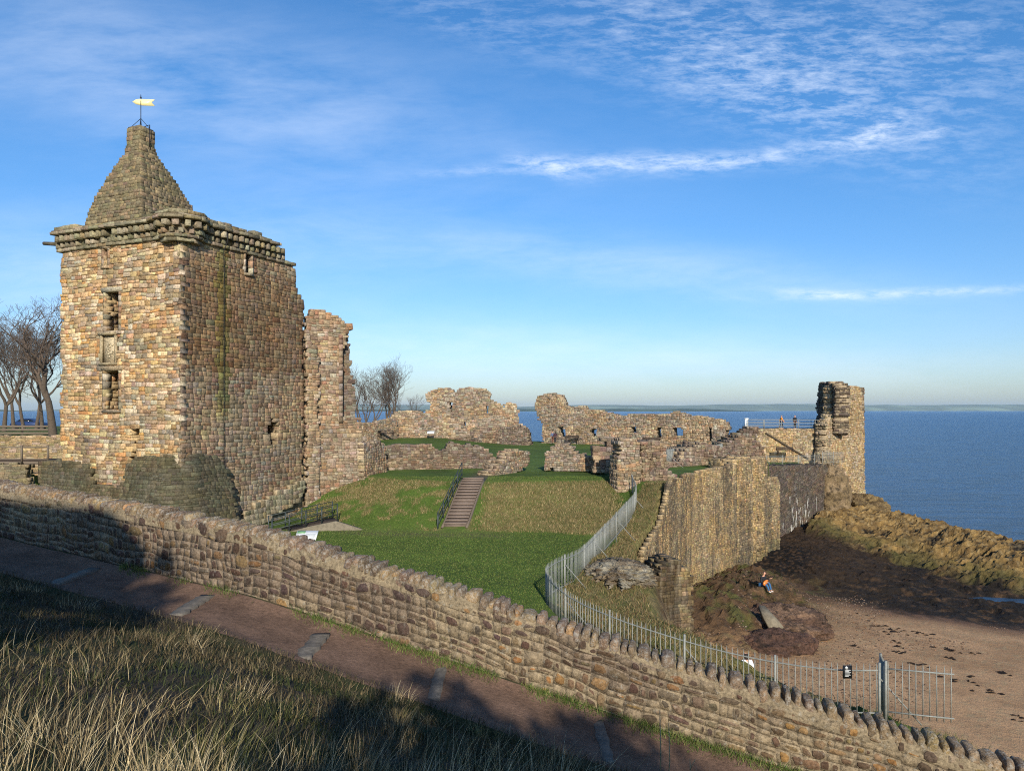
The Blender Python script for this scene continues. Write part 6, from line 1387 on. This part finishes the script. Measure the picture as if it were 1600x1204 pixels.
person('person in a dark top and blue jeans seated on the rock playing a guitar', (gx, gy, gz), .75, sit(), cloth('1e2026'), cloth('2f5f8a'), HB, SHW)
sx, sy, sz = hit2(1207, 985, ['buttress_rock', 'shore_ledge'])
B = MB(); B.prism([(-.25, -.1), (.5, -.12), (.36, .5), (.05, 1.35), (-.25, 1.4), (-.3, .6)], (sx - .1, sy - .3, sz + .05), (1, .05, 0), (-.1, .80, .55), (0, -.5, .85), .22)
tag(B.build('concrete_slab', M['concrete'], None, loc=(sx, sy, sz)), 'pale grey slab leaning on the rock where the sand begins', 'slab')
gt = thing('guitar', 'orange acoustic guitar held by the person seated at the foot of the cliff', 'guitar', (gx, gy, gz), .75)
B = MB(); out = []
for t in np.linspace(0, 6.283, 28, endpoint=False): rr = .20 + .035 * math.cos(2 * t) + .03 * math.cos(t + math.pi); out.append((rr * 1.1 * math.cos(t), rr * .85 * math.sin(t)))
ax = np.array([.94, -.05, .34]); ax /= np.linalg.norm(ax); ay = np.array([-.34, 0, .94]); an = np.array([0, 1, 0]); c0 = np.array([-.06, -.36, .25])
B.prism(out, c0, ax, ay, an, .10); gb_ = B.build('guitar_body', plain_mat('guitar_wood', lin('d07a34'), .35, 0, .1), gt, local=True)
B = MB(); B.bar(c0 + ax * .2 + np.array([0, -.01, 0]), c0 + ax * .66 + np.array([0, -.01, 0]), .05, .03); B.bar(c0 + ax * .66, c0 + ax * .80, .07, .03); B.build('neck', M['darkwood'], gt, local=True)
B = MB(); B.lathe([(.05, 0), (.05, .004)], (0, 0, 0), 14); o = B.build('sound_hole', M['black'], gb_, local=True); o.location = tuple(c0 + ax * .04 - an * .008); o.rotation_euler = (math.pi / 2, 0, 0)
wx, wy = X(1168.5, 29), 29; wz = Z(1021, 29) - .86
person('person with dark hair in a white top seated below the cliff seen through the fence', (wx, wy, wz), 3.3, sit(), cloth('e2e4e6'), cloth('2a2c34'), HB, longhair=True)
blob('seat_rock', (wx, wy, wz - .65), (.8, .8, .75), 'low rock that the white-topped person sits on below the fence', 'rock', seed=19, amp=.3, cols=('7a6a54', '6a583e', '4c3f2e'), n=60)

# ------------------------------------------------------------------ what stands behind the eye and throws the shade on the near slope
hs_ = thing('stone_house', 'tall stone house standing on the street behind the viewer', 'house', (-9, -16, -1.8))
B = MB(); B.prism([(-14, -1.9), (-4.0, -1.9), (-4.0, 9.6), (-5.0, 10.6), (-9, 11.6), (-10, 12.0), (-14, 12.2)], (0, -12, 0), (1, 0, 0), (0, 0, 1), (0, -1, 0), 8, lin('8a7a66')); B.build('wall', M['ruin'], hs_)
for x_ in (-12, -9, -6): B = MB(); B.box((x_, -11.98, 1.5), (1.0, .06, 1.7)); B.build('window', M['black'], hs_)
def leafy(label, x, y, h, r, seed, dens=1.0, cz=None, rz=None):
    t = thing('leafy_tree', label, 'tree', (x, y, -1.8)); B = MB(); B.tube([(x, y, -1.9), (x + .1, y, -1.8 + h * .6)], [.2, .08], 8); B.build('trunk', M['bark'], t); rs = np.random.RandomState(seed); n = int(2600 * dens)
    p = rs.normal(0, 1, (n, 3)); p /= np.linalg.norm(p, axis=1)[:, None]; p = p * rs.rand(n, 1) ** .4 * (r, r, rz or h * .46) + (x, y, cz if cz is not None else -1.8 + h * .54); p = p[fbm(p[:, 0] * 1.1, p[:, 1] * 1.1, p[:, 2] * 1.1, seed) > .42]; n = len(p)
    u = rs.normal(0, 1, (n, 3)) * .11; v = rs.normal(0, 1, (n, 3)) * .11; V = np.stack([p - u, p + v, p + u, p - v], 1).reshape(-1, 3); mesh_obj('crown', V, [(np.arange(n) * 4)[:, None] + np.arange(4)[None]], M['blade'], t, np.tile(lin('4a5a2c'), (4 * n, 1)))
leafy('leafy tree behind the viewer, nearest the stone house', 1.9, -12.0, 8.0, 1.5, 5, .35, 4.9, 1.5)
leafy('leafy tree behind the viewer, middle one of the row', 4.6, -12.2, 7.3, 1.9, 2, .6, 4.6, 1.1)
leafy('leafy tree behind the viewer, fourth along the row', 8.0, -11.8, 6.3, 2.2, 3)
leafy('leafy tree behind the viewer, far right end of the row', 11.4, -12, 5.6, 2.2, 4)
leafy('tall leafy tree behind the viewer, against the right end of the stone house', -3.5, -12.6, 11.6, 1.2, 6, .9)
